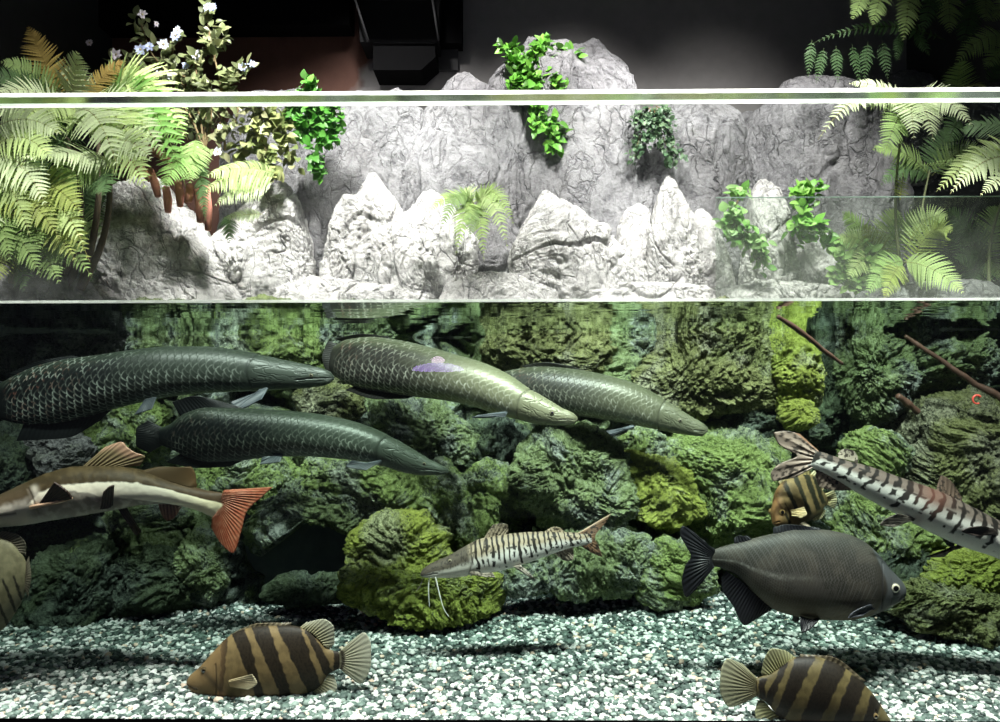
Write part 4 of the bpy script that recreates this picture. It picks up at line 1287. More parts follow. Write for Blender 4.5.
def tiger_small():
    warm = (0.33, 0.265, 0.185)
    f = Fish('tiger_catfish', 'small striped catfish with a flat snout swimming over the gravel', 0.62,
             [(420.5, 573.5, 420.5, 575.5, 2), (422, 570.5, 423, 576.5, 6), (431, 563.5, 432, 577.5, 8.5), (447, 556.5, 448, 577.5, 10), (463, 547.5, 464, 576, 11), (480, 539, 481, 574, 12), (508, 534, 508, 568.5, 11.5), (532, 532, 534, 560.5, 10), (556, 531.5, 557, 552, 8), (573, 532.5, 574, 547, 5.5), (584, 533, 585, 545, 3.8), (591, 532.5, 592, 543.5, 2)],
             tiger_colour(1, 34, 0.33, warm, -0.5), M_FISH, nr=520, ns=120, flat=0.9)
    f.fin('tail_fin', [(577, 533.5), (586, 538), (580, 545.5)], [(611, 513.5), (606, 522), (595, 538), (599, 547), (602.5, 557), (590, 552)], spotted((0.30, 0.17, 0.10), 0.8, (0.62, 0.46, 0.32)), M_FIN, nu=110, rays=14)
    f.fin('dorsal_fin', [(483, 539.5), (494, 537), (507, 535)], [(490, 528.5), (494, 524.5), (502, 523.5), (508, 525.5), (508, 533)], spotted((0.34, 0.27, 0.19), 1.3), M_FIN, rays=7)
    f.fin('adipose_fin', [(543, 533), (554, 532), (564, 533.5)], [(549, 528.5), (555, 526.8), (561, 528.5), (564, 532.5)], spotted((0.40, 0.31, 0.21), 1.3), M_FISH, rays=0)
    f.fin('anal_fin', [(553, 552.5), (563, 549), (573, 546)], [(562, 559.5), (568, 561), (573.5, 559.5), (573.5, 549)], spotted((0.42, 0.35, 0.27), 1.2), M_FIN, rays=7)
    f.fin('pelvic_fin', [(513, 566.5), (520, 564.5)], [(531, 578), (535, 579), (530, 573)], spotted((0.55, 0.48, 0.40), 0.9), M_FIN, dep=-0.03, tip=-0.03, rays=5)
    f.fin('pectoral_fin', [(470, 573), (478, 573.5)], [(486, 577), (495, 577), (492, 572)], spotted((0.40, 0.34, 0.27), 0.9), M_FIN, dep=-0.05, tip=-0.04, rays=5)
    f.eye(450, 561, 1.8, (0.30, 0.26, 0.18), M_EYE)
    f.barbel([(429.5, 577), (428.5, 588), (428.8, 597), (429.5, 607)], 0.75, (0.72, 0.70, 0.64), M_FISH, -0.02)
    f.barbel([(435.5, 577), (438, 588), (441, 600), (444, 609), (449, 617)], 0.75, (0.74, 0.72, 0.66), M_FISH, -0.03)
    f.barbel([(424, 572), (421, 584), (416, 592)], 0.5, (0.3, 0.26, 0.22), M_FISH, 0.02)
    return f


tiger_small()


def tiger_large():
    warm = (0.125, 0.095, 0.08)
    def col(d):
        c, h = tiger_colour(3, 27, 0.28, warm, -0.48)(d)
        r = np.exp(-(((d['px'] - 934) / 16) ** 2 + ((d['py'] - 497) / 20) ** 2)) + np.exp(-(((d['px'] - 917) / 6) ** 2 + ((d['py'] - 520) / 6) ** 2))
        return lerp(c, (0.14, 0.045, 0.03), np.clip(r, 0, 1) * 0.45), h
    f = Fish('tiger_catfish', 'large striped catfish slanting down across the edge of the tank, tail raised', 0.48,
             [(1090, 580, 1090, 583, 3), (1086, 570, 1084, 586, 10), (1060, 552, 1056, 582, 16), (1030, 534, 1024, 571, 20), (1000, 521, 994, 557, 22), (974, 508, 964, 547, 22), (950, 496, 936, 535, 21), (926, 486, 908, 520, 19), (898, 476.5, 882, 506.5, 16), (870, 466.5, 856, 492, 13), (846, 460, 836, 480, 9.5), (828, 454, 820, 471.5, 6.5), (815, 450, 809, 467, 4)],
             col, M_FISH, nr=560, ns=130, flat=0.9)
    f.fin('tail_fin', [(820, 452), (813, 459), (812, 469)], [(800, 434), (786, 431), (774, 433), (778, 443), (797, 456), (780, 464), (771, 474), (773, 481), (790, 478), (806, 471.5)], spotted((0.44, 0.33, 0.27), 0.55, (0.30, 0.16, 0.10)), M_FIN, nu=150, rays=7, thick=(2, 1.0))
    f.fin('adipose_fin', [(838, 458), (848, 460), (858, 463)], [(838, 453), (844, 448.8), (853, 450.5), (858, 458)], spotted((0.42, 0.36, 0.28), 0.7), M_FISH, rays=0)
    f.fin('anal_fin', [(817, 468), (836, 478), (856, 489)], [(815, 477), (820, 487), (838, 490.5), (852, 490)], spotted((0.36, 0.27, 0.21), 0.7), M_FIN, rays=9)
    f.fin('dorsal_fin', [(936, 491), (948, 495), (962, 502)], [(938, 482), (941.5, 475.5), (952, 482), (957, 490), (962, 498)], spotted((0.18, 0.12, 0.09), 0.7), M_FIN, rays=7)
    f.fin('pelvic_fin', [(915, 517), (912, 521)], [(898, 513.5), (884, 520), (880, 524.5), (894, 527)], spotted((0.20, 0.17, 0.14), 0.4), M_FIN, dep=-0.04, tip=-0.04, rays=6)
    f.fin('pectoral_fin', [(992, 528), (997, 535)], [(984, 526), (968, 528), (962, 531), (976, 536)], spotted((0.05, 0.04, 0.035), 0.4), M_FIN, dep=-0.10, tip=-0.05, rays=6)
    f.fin('pelvic_fin', [(964, 546), (958, 545)], [(940, 552), (926, 557), (944, 557)], spotted((0.14, 0.10, 0.085), 0.4), M_FIN, dep=0.05, tip=0.05, rays=6)
    f.eye(1058, 562, 3.0, (0.25, 0.2, 0.12), M_EYE)
    f.barbel([(1080, 585), (1072, 620), (1060, 650)], 1.3, (0.6, 0.55, 0.5), M_FISH)
    return f


tiger_large()


# pacu
def pacu():
    def colour(d):
        s, h, px, py = d['s'], d['h'], d['px'], d['py']
        n = nz(px, py, sc=0.05, oc=4)
        e, hg = scales(d, 3.4, 3.1, 0.20, 0.99)
        col = lerp((0.027, 0.025, 0.021), (0.043, 0.038, 0.031), sst(-0.3, 0.5, n))
        col = lerp(col, (0.115, 0.098, 0.068), sst(-0.2, -0.85, h) * sst(0.9, 0.6, s) * 0.8)
        col = lerp(col, (0.15, 0.145, 0.13), sst(-0.12, 0.0, h) * sst(0.14, 0.02, h) * sst(0.4, 0.7, s) * (0.35 + 0.5 * sst(0, 0.4, nz(px, py, sc=0.3))))
        col = lerp(col, (0.19, 0.19, 0.18), e * 0.22)
        rag = 0.07 * nz(px, py, sc=0.15)
        blot = sst(0.40, 0.44, s + rag) * sst(0.66, 0.58, s + rag) * sst(0.05, -0.1, h + 0.3 * nz(px, py, sc=0.09)) * sst(-0.6, -0.35, h)
        col = lerp(col, (0.055, 0.05, 0.045), blot * 0.6)
        hd = sst(0.20, 0.18, s + 0.025 * np.cos(h * 3))
        col = lerp(col, (0.075, 0.082, 0.088), hd * 0.7)
        g = np.exp(-((s - 0.192 + 0.03 * h * h) / 0.005) ** 2) * (np.abs(h) < 0.75)
        g2 = np.exp(-((s - 0.135 + 0.02 * h * h) / 0.004) ** 2) * (np.abs(h + 0.1) < 0.55) * 0.5
        col = lerp(col, (0.03, 0.03, 0.032), np.maximum(g, g2) * 0.65)
        jaw = sst(-0.62, -0.85, h) * sst(0.17, 0.06, s)
        col = lerp(col, (0.42, 0.40, 0.30), jaw * 0.8)
        m = np.exp(-((h + 0.30 + 2.2 * s) / 0.08) ** 2) * (s < 0.075)
        col = lerp(col, (0.03, 0.03, 0.03), m * 0.8)
        return col, (hg - 0.5) * 0.16 - 0.9 * g - 0.5 * g2 - 0.8 * m

    f = Fish('pacu', 'large dark grey pacu with black fins facing right above the gravel', 0.50,
             [(904.5, 588, 904, 594, 3), (902, 582, 902, 597.5, 8), (896, 575, 897, 602, 12), (889, 567.5, 888, 607, 16), (877, 553, 876, 613, 20), (864, 541.5, 862, 617.5, 22), (845, 533.5, 844, 620, 23), (820, 529.5, 820, 619.5, 23), (796, 529.5, 798, 616.5, 21), (770, 534.5, 775, 610, 18), (748, 540, 754, 594, 13), (732, 544, 737, 576, 9), (718, 548, 724, 569, 6), (709, 551, 713, 566, 4)],
             colour, M_FISH, nr=560, ns=220, flat=1.1)

    def black(U, V, R, px, py):
        return lerp((0.014, 0.014, 0.018), (0.009, 0.009, 0.012), V) * (1 + 0.35 * R[..., None])

    f.fin('tail_fin', [(715, 549), (711, 558), (714, 567.5)], [(698, 539), (683, 526), (680, 533), (686, 546), (691, 556), (685, 567), (682, 582), (686, 597), (700, 585)], black, M_FIN, nu=120, rays=20, thick=(3, 0.7))
    f.fin('anal_fin', [(726, 571), (740, 580), (755, 594), (773, 609)], [(721.5, 577), (722, 587), (733, 606), (745, 625), (757, 618), (769, 611)], black, M_FIN, nu=100, rays=22, thick=(3, 0.7))
    f.fin('adipose_fin', [(734, 543), (742, 541.5), (752, 539)], [(734, 538), (739, 535.5), (748, 536)], black, M_FIN, rays=6)
    f.fin('dorsal_fin', [(773, 533.5), (795, 530), (822, 530)], [(773, 527.5), (786, 524.5), (806, 526), (820, 528)], black, M_FIN, rays=16)
    f.fin('pelvic_fin', [(800, 616), (810, 618.5), (820, 618.5)], [(800, 624), (802.5, 632.5), (811, 628), (818, 621)], black, M_FIN, dep=-0.04, tip=-0.03, rays=8)
    f.fin('pelvic_fin', [(793, 614), (799, 616)], [(792, 620), (796, 622), (800, 619)], black, M_FIN, dep=0.04, tip=0.03, rays=6)

    def pec(U, V, R, px, py):
        return lerp((0.09, 0.10, 0.115), (0.055, 0.06, 0.075), V) * (1 + 0.3 * R[..., None])

    f.fin('pectoral_fin', [(877, 603), (873, 609)], [(866, 606), (852, 613), (848, 618), (862, 616)], pec, M_FIN, dep=-0.06, tip=-0.05, rays=9)

    def lip(U, V, R, px, py):
        return lerp((0.40, 0.44, 0.36), (0.32, 0.42, 0.34), V)

    f.fin('throat_flap', [(894, 603.5), (883, 608)], [(893, 606.5), (886, 611), (881, 610)], lip, M_FISH, rays=0)
    f.eye(895, 588, 5.0, (0.50, 0.47, 0.36), M_EYE, pupil=0.62, ring=(0.2, 0.2, 0.18))
    return f


pacu()


# datnoids
def bars_colour(bars, gold, brown, wob=2.5, rim=True, head=None):
    """bars: pixel lines (x top, y top, x bottom, y bottom, half width top, half width bottom)"""
    def colour(d):
        px, py, h, s = d['px'], d['py'], d['h'], d['s']
        n = nz(px, py, sc=0.11, oc=3)
        nf = nz(px, py, sc=0.5, oc=2, seed=4)
        e, hg = scales(d, 2.6, 2.4, 0.22, 0.99)
        col = lerp(np.array(gold) * 0.8, np.array(gold) * 1.15, sst(-0.5, 0.5, n))
        col = lerp(col, np.array(gold) * np.array([0.85, 0.9, 1.1]), sst(-0.3, -0.9, h) * 0.6)
        for bar in bars:
            x0, y0, x1, y1, w0, w1 = bar[:6]
            dx, dy = x1 - x0, y1 - y0
            L2 = dx * dx + dy * dy
            t = ((px - x0) * dx + (py - y0) * dy) / L2
            dist = ((px - x0) * dy - (py - y0) * dx) / math.sqrt(L2) + wob * 0.5 * n + 0.6 * nf
            wd = w0 + (w1 - w0) * np.clip(t, 0, 1)
            k = sst(wd + 0.8, wd - 0.6, np.abs(dist)) * sst(-0.16, -0.05, t) * sst(1.12, 1.02, t)
            bc = lerp(brown, np.array(brown) * 0.55, sst(0.0, 0.35, nf))
            if rim:
                bc = lerp(bc, (0.012, 0.01, 0.008), sst(wd * 0.55, wd * 0.9, dist * np.sign(-dy if dy else 1)) * sst(-0.1, 0.2, n + 0.5 * nf))
            col = lerp(col, bc, k)
        if head:
            col = head(col, d, n)
        g = np.exp(-((s - 0.255 + 0.04 * h * h) / 0.006) ** 2) * (np.abs(h + 0.2) < 0.7)
        m = np.exp(-((h + 0.15 + 2.0 * s) / 0.09) ** 2) * (s < 0.10)
        col = lerp(col, np.array(brown) * 0.6, np.maximum(g * 0.6, m * 0.8))
        return col, (hg - 0.5) * 0.16 - 0.8 * g - 0.8 * m
    return colour


def finc(c0, c1, amt=0.35):
    def f(U, V, R, px, py):
        return lerp(c0, c1, V) * (1 + amt * R[..., None])
    return f


def datnoid_left():
    gold, brown = (0.15, 0.105, 0.047), (0.022, 0.016, 0.010)

    def head(col, d, n):
        px, py = d['px'], d['py']
        col = lerp(col, (0.20, 0.12, 0.055), sst(232, 216, px) * 0.55)
        t = np.exp(-(((px - 203) * 0.75 - (py - 671) * 0.66) / 3.0) ** 2) * sst(664, 670, py) * sst(697, 690, py)
        return lerp(col, (0.05, 0.035, 0.02), t * 0.7)

    f = Fish('datnoid', 'brown and gold banded fish resting low over the gravel, facing left', 0.34,
             [(187, 680, 187.5, 683, 1.5), (190, 675.5, 189.5, 688, 5), (199, 667.5, 200, 695.5, 9), (213, 652, 215, 699, 13), (228, 637, 230, 701.5, 16), (242, 629.5, 248, 702, 17), (262, 625.5, 270, 700, 17), (284, 625, 294, 696, 15), (304, 628, 312, 691.5, 11), (318, 639, 322, 684, 8), (328, 649, 329, 674, 5), (340, 652, 340, 668, 3)],
             bars_colour([(225, 636, 221, 694, 3, 2), (239, 632, 261, 699, 7, 4), (260, 627, 287, 697, 8.5, 5), (288, 625, 317, 696, 11, 7), (309, 632, 329, 673, 3, 4.5), (337, 650, 338, 670, 3.5, 3.5)], gold, brown, head=head), M_FISH, nr=420, ns=150, flat=1.05)
    pale = finc((0.30, 0.27, 0.15), (0.42, 0.42, 0.32), 0.25)
    f.fin('dorsal_fin', [(300, 627), (314, 634), (327, 648)], [(306, 622.5), (323, 619), (334, 628), (334.5, 642), (329, 650)], pale, M_FIN, rays=14)
    f.fin('anal_fin', [(313, 691), (322, 684), (329, 674)], [(318, 695.5), (332, 695), (337, 687), (334, 675)], pale, M_FIN, rays=10)
    f.fin('spiny_dorsal_fin', [(229, 637), (256, 626.5), (290, 625)], [(230, 634.5), (258, 623.5), (292, 622.5)], finc((0.10, 0.08, 0.05), (0.16, 0.13, 0.08)), M_FIN, rays=12)

    def tailc(U, V, R, px, py):
        c = lerp((0.36, 0.33, 0.21), (0.46, 0.46, 0.36), V) * (1 + 0.25 * R[..., None])
        c = lerp(c, (0.06, 0.05, 0.035), sst(0.05, 0.09, V) * sst(0.20, 0.14, V))
        return c

    f.fin('tail_fin', [(339, 651.5), (340, 660), (339, 668.5)], [(352, 640), (364, 632.5), (371, 646), (371, 664), (360, 683.5), (348, 675)], tailc, M_FIN, rays=16)
    f.fin('pectoral_fin', [(229, 680), (231, 687)], [(252, 674), (257, 683), (248, 690)], finc((0.34, 0.26, 0.14), (0.36, 0.31, 0.20)), M_FIN, dep=-0.075, tip=-0.05, rays=9)
    f.fin('pelvic_fin', [(240, 701), (248, 702)], [(258, 706), (270, 706), (262, 702.5)], finc((0.28, 0.22, 0.13), (0.36, 0.3, 0.2)), M_FIN, dep=-0.03, tip=-0.03, rays=5)
    f.eye(204, 670.5, 3.2, (0.10, 0.07, 0.035), M_EYE)


datnoid_left()


def datnoid_right():
    gold, brown = (0.075, 0.058, 0.024), (0.012, 0.009, 0.006)  # colours darkened for the shade this fish swims in
    f = Fish('datnoid', 'dark banded fish cut by the lower picture edge, its round tail towards the left', 0.22,
             [(897, 731, 896, 733.5, 1.5), (893, 724, 890, 736, 6), (882, 707, 876, 737, 12), (868, 688, 857, 735, 17), (850, 671.5, 838, 731.5, 20), (832, 661, 820, 728, 20), (812, 656, 803, 726, 18), (794, 657.5, 789, 723, 15), (779, 667, 777, 715, 11), (768, 674, 767, 703, 7), (756, 678.5, 756, 696, 4)],
             bars_colour([(763, 680, 762, 698, 3.2, 3.2), (785, 664, 768, 702, 2.5, 4), (806, 656, 778, 722, 9, 5), (836, 664, 806, 730, 11, 9), (858, 682, 838, 732, 8, 8), (876, 700, 866, 735, 6, 6)], gold, brown), M_FISH, nr=380, ns=150, flat=1.05)
    pale = finc((0.22, 0.21, 0.09), (0.28, 0.28, 0.16))
    f.fin('dorsal_fin', [(793, 659), (779, 667), (766, 676)], [(795, 657), (785, 650.5), (773, 648.5), (764, 660), (761, 674)], pale, M_FIN, rays=14)
    f.fin('anal_fin', [(785, 721), (775, 713), (764, 701)], [(774, 726), (758, 724), (755, 712), (758, 700)], pale, M_FIN, rays=10)
    f.fin('tail_fin', [(757, 678), (755, 687), (757, 696)], [(743, 664), (728, 658.5), (720.5, 674), (720, 690), (730, 707), (744, 703)], finc((0.17, 0.15, 0.08), (0.30, 0.30, 0.20)), M_FIN, rays=16)
    f.fin('spiny_dorsal_fin', [(800, 657), (828, 660), (862, 682)], [(800, 654), (830, 656.5), (866, 681)], finc((0.06, 0.05, 0.03), (0.10, 0.08, 0.05)), M_FIN, rays=12)
    f.eye(876, 716, 3.0, (0.16, 0.11, 0.05), M_EYE)


datnoid_right()


def datnoid_small():
    gold, brown = (0.17, 0.118, 0.052), (0.022, 0.021, 0.012)

    def head(col, d, n):
        px, py = d['px'], d['py']
        return lerp(col, (0.30, 0.14, 0.055), sst(788, 774, px) * 0.6)

    f = Fish('datnoid', 'small golden fish with vertical black bands hovering above the pacu', 0.56,
             [(772, 521, 772.5, 524, 1.5, 0), (773, 514, 775, 526, 5, 0), (774.5, 502, 782, 528, 8, 0.01), (778, 489, 791, 527.5, 10, 0.03), (787, 479, 801, 524.5, 11, 0.06), (799, 474, 812, 519, 10, 0.10), (811, 474.5, 819, 514, 7, 0.14), (819, 487, 823, 508, 4, 0.18), (825, 494, 826, 505, 2.5, 0.22)],
             bars_colour([(777, 500, 790, 522, 1.2, 1.2), (785, 484, 799, 514, 2.4, 1.6), (795, 476, 810, 512, 2.6, 1.4), (806, 473, 818, 508, 2.8, 2.4), (815, 478, 823, 502, 2.0, 2.0)], gold, brown, wob=1.2, rim=False, head=head), M_FISH, nr=300, ns=120, flat=1.05)
    pale = finc((0.50, 0.40, 0.2), (0.5, 0.45, 0.28))
    f.fin('spiny_dorsal_fin', [(781, 486), (794, 476), (810, 474.5)], [(778, 482), (793, 470.5), (811, 470.5)], finc((0.30, 0.22, 0.09), (0.2, 0.16, 0.08)), M_FIN, rays=9)
    f.fin('dorsal_fin', [(810, 474.5), (817, 483), (822, 491)], [(814, 470.5), (823, 477), (826, 488)], pale, M_FIN, rays=9)
    f.fin('anal_fin', [(812, 518.5), (818, 514), (822, 508)], [(814, 521), (822, 518), (826, 510)], pale, M_FIN, rays=8)
    f.fin('tail_fin', [(825, 494), (826, 500), (826, 505)], [(834, 490), (837, 500), (834, 509)], pale, M_FIN, rays=10)
    f.fin('pelvic_fin', [(800, 524), (804, 522.5)], [(815, 534), (819, 536), (816, 530)], finc((0.75, 0.62, 0.45), (0.8, 0.7, 0.55)), M_FIN, dep=-0.03, tip=-0.04, rays=4)
    f.fin('pectoral_fin', [(790, 510), (792, 516)], [(804, 507), (807, 514), (801, 518)], finc((0.6, 0.45, 0.2), (0.6, 0.48, 0.26)), M_FIN, dep=-0.05, tip=-0.03, rays=7)
    f.eye(782, 512, 3.2, (0.34, 0.22, 0.08), M_EYE, pupil=0.6)


datnoid_small()


def datnoid_edge():
    gold, brown = (0.17, 0.16, 0.09), (0.03, 0.03, 0.022)
    f = Fish('datnoid', 'dim olive banded fish half cut off by the left picture edge', 0.36,
             [(-130, 604, -130, 607, 1.5), (-126, 598, -124, 612, 6), (-108, 578, -106, 624, 13), (-80, 552, -78, 634, 19), (-50, 538, -46, 640, 21), (-22, 533, -18, 640, 20), (0, 536, 2, 630, 16), (14, 543, 14, 614, 11), (23, 556, 22, 600, 6), (27, 566, 26, 590, 3)],
             bars_colour([(-90, 560, -84, 630, 6, 5), (-60, 540, -52, 638, 8, 6), (-28, 560, -20, 640, 8, 6), (-16, 600, -2, 634, 2.0, 2.0), (-8, 590, 8, 624, 1.5, 1.6), (4, 582, 16, 612, 1.3, 1.5), (14, 578, 22, 600, 1.2, 1.2)], gold, brown), M_FISH, nr=360, ns=150, flat=1.05)
    pale = finc((0.14, 0.12, 0.08), (0.17, 0.16, 0.11))
    f.fin('tail_fin', [(25, 565), (26.5, 577), (25, 590)], [(29, 556), (31, 576), (28, 598)], pale, M_FIN, rays=14)
    f.fin('dorsal_fin', [(-4, 536), (10, 541), (21, 553)], [(2, 531), (17, 534), (26, 546), (26, 556)], pale, M_FIN, rays=12)
    f.eye(-112, 596, 3.0, (0.16, 0.11, 0.05), M_EYE)


datnoid_edge()

# ------------------------------------------------------------------ plants
def leaf_mat(name, rough=0.5, trans=0.35):
    return col_mat(name, rough, 0.3, trans=trans, vary=0.15)


M_FERN = leaf_mat('fern_blade', 0.55, 0.35)
M_LEAF = leaf_mat('glossy_leaf', 0.38, 0.25)
M_STEM = col_mat('plant_stem', 0.7, 0.2, vary=0.2)
M_PETAL = leaf_mat('petal', 0.6, 0.3)


def unit(v):
    return v / (np.linalg.norm(v, axis=-1, keepdims=True) + 1e-12)


def frond(root, b, t, y0, y1, width, col, sag=0.12, npair=24, face=(0, -1, 0.35), tipcol=None, droop=0.15, rng=None, curl=0.0):
    """one fern frond from pixel b (depth y0) to pixel t (depth y1); width = half width in pixels"""
    rng = rng or np.random.default_rng(1)
    B, T = P(*b, y0), P(*t, y1)
    L = np.linalg.norm(T - B)
    k = scale_at((y0 + y1) / 2)
    W = width * k * 1.2
    n = 60
    u = np.linspace(0, 1, n)
    up = np.array([0, 0, 1.0])
    c = B + (T - B) * u[:, None] + up * (sag * L * 4 * u * (1 - u))[:, None]
    if curl:
        c = c + np.array([curl * L, 0, 0]) * (4 * u * (1 - u))[:, None]
    tan = unit(np.gradient(c, axis=0))
    fc = np.array(face, float) + rng.normal(0, 0.16, 3)
    sd = unit(np.cross(tan, fc))
    nr = unit(np.cross(sd, tan))
    m = MB()
    col = np.array(col, float)
    tc = np.array(tipcol if tipcol is not None else col * 1.15)
    K = 15
    a = np.linspace(0, 1, K)
    for j in range(npair):
        uj = 0.06 + 0.93 * (j + 0.5) / npair
        prof = (min(1, uj / 0.22) ** 0.7) * (1 - ((uj - 0.22) / 0.80) ** 1.7 if uj > 0.22 else 1)
        ln = max(W * prof, W * 0.05)
        i = min(int(uj * (n - 1)), n - 2)
        for sgn in (-1, 1):
            lj = ln * rng.uniform(0.9, 1.08)
            d = unit(sd[i] * sgn * 0.90 + tan[i] * (0.30 + 0.25 * uj) + nr[i] * rng.normal(0, 0.10))
            ctr = c[i] + d * (a * lj)[:, None] - up * (droop * lj * a ** 2)[:, None] + tan[i] * (0.10 * lj * a ** 2)[:, None]
            w0 = min(L / npair * 0.50, lj * 0.20)
            pw = unit(np.cross(d, nr[i]))
            tooth = 0.62 + 0.38 * (np.arange(K) % 2)
            wd = w0 * (1 - a ** 2.2) * tooth + 0.0004
            fold = nr[i] * (wd * 0.35)[:, None]
            lft = ctr + pw * wd[:, None] + d * (wd * 0.35 * (np.arange(K) % 2))[:, None] + fold
            rgt = ctr - pw * wd[:, None] + d * (wd * 0.35 * (np.arange(K) % 2))[:, None] + fold
            v = np.concatenate([lft, ctr, rgt])
            q0 = np.stack([np.arange(K - 1), np.arange(1, K), np.arange(K + 1, 2 * K), np.arange(K, 2 * K - 1)], 1)
            cc = (col * (1 - uj) + tc * uj) * rng.uniform(0.82, 1.15)
            m.add(v, np.concatenate([q0, q0 + K]), c=cc)
    m.tube(c, np.linspace(0.0032, 0.0010, n) * max(0.7, L / 0.6), 6, c=col * np.array([0.75, 0.6, 0.5]))
    return m.build('frond', M_FERN, root)


def fern(label, base, y, fronds, group='ferns around the tank', seed=0, kind='fern', face=(0, -1, 0.35)):
    rng = np.random.default_rng(seed + 50)
    root = thing(kind, label, 'fern', P(*base, y), group)
    for fr in fronds:
        b, t, y1, wd, col = fr[:5]
        kw = dict(fr[5]) if len(fr) > 5 else {}
        kw.setdefault('face', face)
        frond(root, b, t, kw.pop('y0', y), y1, wd, col, rng=rng, **kw)
    if base[1] > 90 and (base[0] < 120 or base[0] > 870):           # woody stalk down to the stone it grows on
        foot = P(min(max(base[0], 10), 80), 290, 1.36) if base[0] < 500 else P(min(max(base[0], 880), 990), 294, 1.5)
        top = P(*base, y)
        u = np.linspace(0, 1, 16)[:, None]
        m = MB()
        m.tube(top * (1 - u) + foot * u + np.array([0, 0.10, 0]) * np.sin(u * np.pi), np.linspace(0.012, 0.022, 16) * (1.0 if base[0] < 500 else 0.45), 9, c=(0.10, 0.075, 0.05) if base[0] < 500 else (0.16, 0.18, 0.09))
        m.build('stalk', M_STEM, root)
    return root


PALE, LIME, MID, DEEP, TAN, OLIVE = (0.60, 0.70, 0.42), (0.46, 0.58, 0.24), (0.26, 0.38, 0.13), (0.10, 0.18, 0.07), (0.42, 0.34, 0.10), (0.30, 0.36, 0.10)
YL = 1.35
fern('tall fern with a brownish upright frond rising above the pane at the far left', (62, 108), YL + 0.15,
     [((62, 108), (28, 26), YL + 0.1, 22, TAN, dict(sag=0.05, npair=28, tipcol=(0.34, 0.24, 0.07))), ((66, 108), (0, 62), YL, 16, MID, dict(sag=0.18)), ((58, 110), (-14, 74), YL - 0.1, 16, DEEP, dict(sag=0.15)),
      ((62, 110), (-6, 96), YL - 0.2, 18, PALE, dict(sag=0.18)), ((70, 112), (78, 52), YL, 30, PALE, dict(sag=0.02, npair=22)), ((76, 112), (126, 60), YL + 0.2, 16, TAN, dict(sag=0.1, tipcol=(0.3, 0.2, 0.06)))], seed=1)
fern('fern with arching yellow-tipped fronds just left of the flowering shrub', (96, 112), YL + 0.25,
     [((92, 112), (146, 86), YL + 0.2, 22, OLIVE, dict(sag=0.35)), ((96, 112), (188, 140), YL + 0.1, 34, LIME, dict(sag=0.42)), ((100, 112), (172, 176), YL, 30, MID, dict(sag=0.4)), ((96, 112), (60, 70), YL + 0.3, 20, PALE, dict(sag=0.1)),
      ((100, 116), (186, 188), YL - 0.05, 28, (0.20, 0.40, 0.10), dict(sag=0.35)), ((88, 112), (118, 72), YL + 0.2, 14, TAN, dict(sag=0.2))], seed=2)
fern('large pale fern spreading across the upper left corner behind the pane', (70, 120), YL,
     [((80, 128), (-20, 112), YL - 0.3, 30, PALE, dict(sag=0.1)), ((84, 126), (20, 168), YL - 0.45, 28, LIME, dict(sag=0.2)), ((70, 120), (118, 168), YL - 0.35, 34, PALE, dict(sag=0.22)), ((64, 120), (-6, 150), YL - 0.4, 28, MID, dict(sag=0.2)),
      ((76, 118), (150, 182), YL - 0.3, 34, LIME, dict(sag=0.25)), ((66, 116), (30, 200), YL - 0.4, 26, DEEP, dict(sag=0.1)), ((90, 116), (164, 158), YL - 0.2, 26, PALE, dict(sag=0.25)), ((80, 112), (8, 128), YL - 0.35, 26, LIME, dict(sag=0.15))], seed=3)
fern('pale fern with a broad sideways frond in the middle of the fern bank', (110, 162), YL - 0.15,
     [((112, 162), (22, 158), YL - 0.5, 30, PALE, dict(sag=0.08, npair=26)), ((112, 166), (104, 196), YL - 0.4, 24, DEEP, dict(sag=0.1)), ((108, 164), (44, 190), YL - 0.35, 24, MID, dict(sag=0.1)), ((104, 158), (146, 190), YL - 0.45, 28, LIME, dict(sag=0.2)),
      ((100, 150), (152, 160), YL - 0.4, 26, PALE, dict(sag=0.15))], seed=4)
fern('yellowish fern drooping over the dirty white slope in the corner', (30, 190), YL - 0.2,
     [((20, 196), (82, 214), YL - 0.5, 30, OLIVE, dict(sag=0.15)), ((24, 200), (84, 246), YL - 0.5, 30, LIME, dict(sag=0.18)), ((20, 200), (90, 262), YL - 0.45, 26, OLIVE, dict(sag=0.2)), ((22, 190), (-14, 236), YL - 0.5, 28, PALE, dict(sag=0.12)),
      ((22, 196), (40, 250), YL - 0.45, 26, MID, dict(sag=0.1)), ((26, 190), (76, 196), YL - 0.4, 24, MID, dict(sag=0.2))], seed=5)
fern('darker fern at the foot of the fern bank in the lower left corner', (20, 240), YL - 0.2,
     [((16, 240), (60, 284), YL - 0.4, 26, MID, dict(sag=0.15)), ((14, 236), (-10, 286), YL - 0.45, 28, OLIVE, dict(sag=0.1)), ((20, 240), (92, 278), YL - 0.4, 24, MID, dict(sag=0.2)), ((20, 240), (24, 292), YL - 0.4, 24, DEEP, dict(sag=0.1)),
      ((20, 236), (76, 262), YL - 0.45, 24, OLIVE, dict(sag=0.2))], seed=6)
fern('green fern frond bending over the reddish stems beside the flowering shrub', (200, 128), 1.7,
     [((196, 146), (162, 190), 1.5, 22, (0.24, 0.40, 0.12), dict(sag=0.1)), ((196, 140), (190, 184), 1.55, 18, MID, dict(sag=0.1)), ((150, 104), (182, 150), 1.5, 24, (0.28, 0.46, 0.14), dict(sag=0.2)), ((198, 150), (206, 222), 1.6, 9, DEEP, dict(sag=0.02))], seed=7)
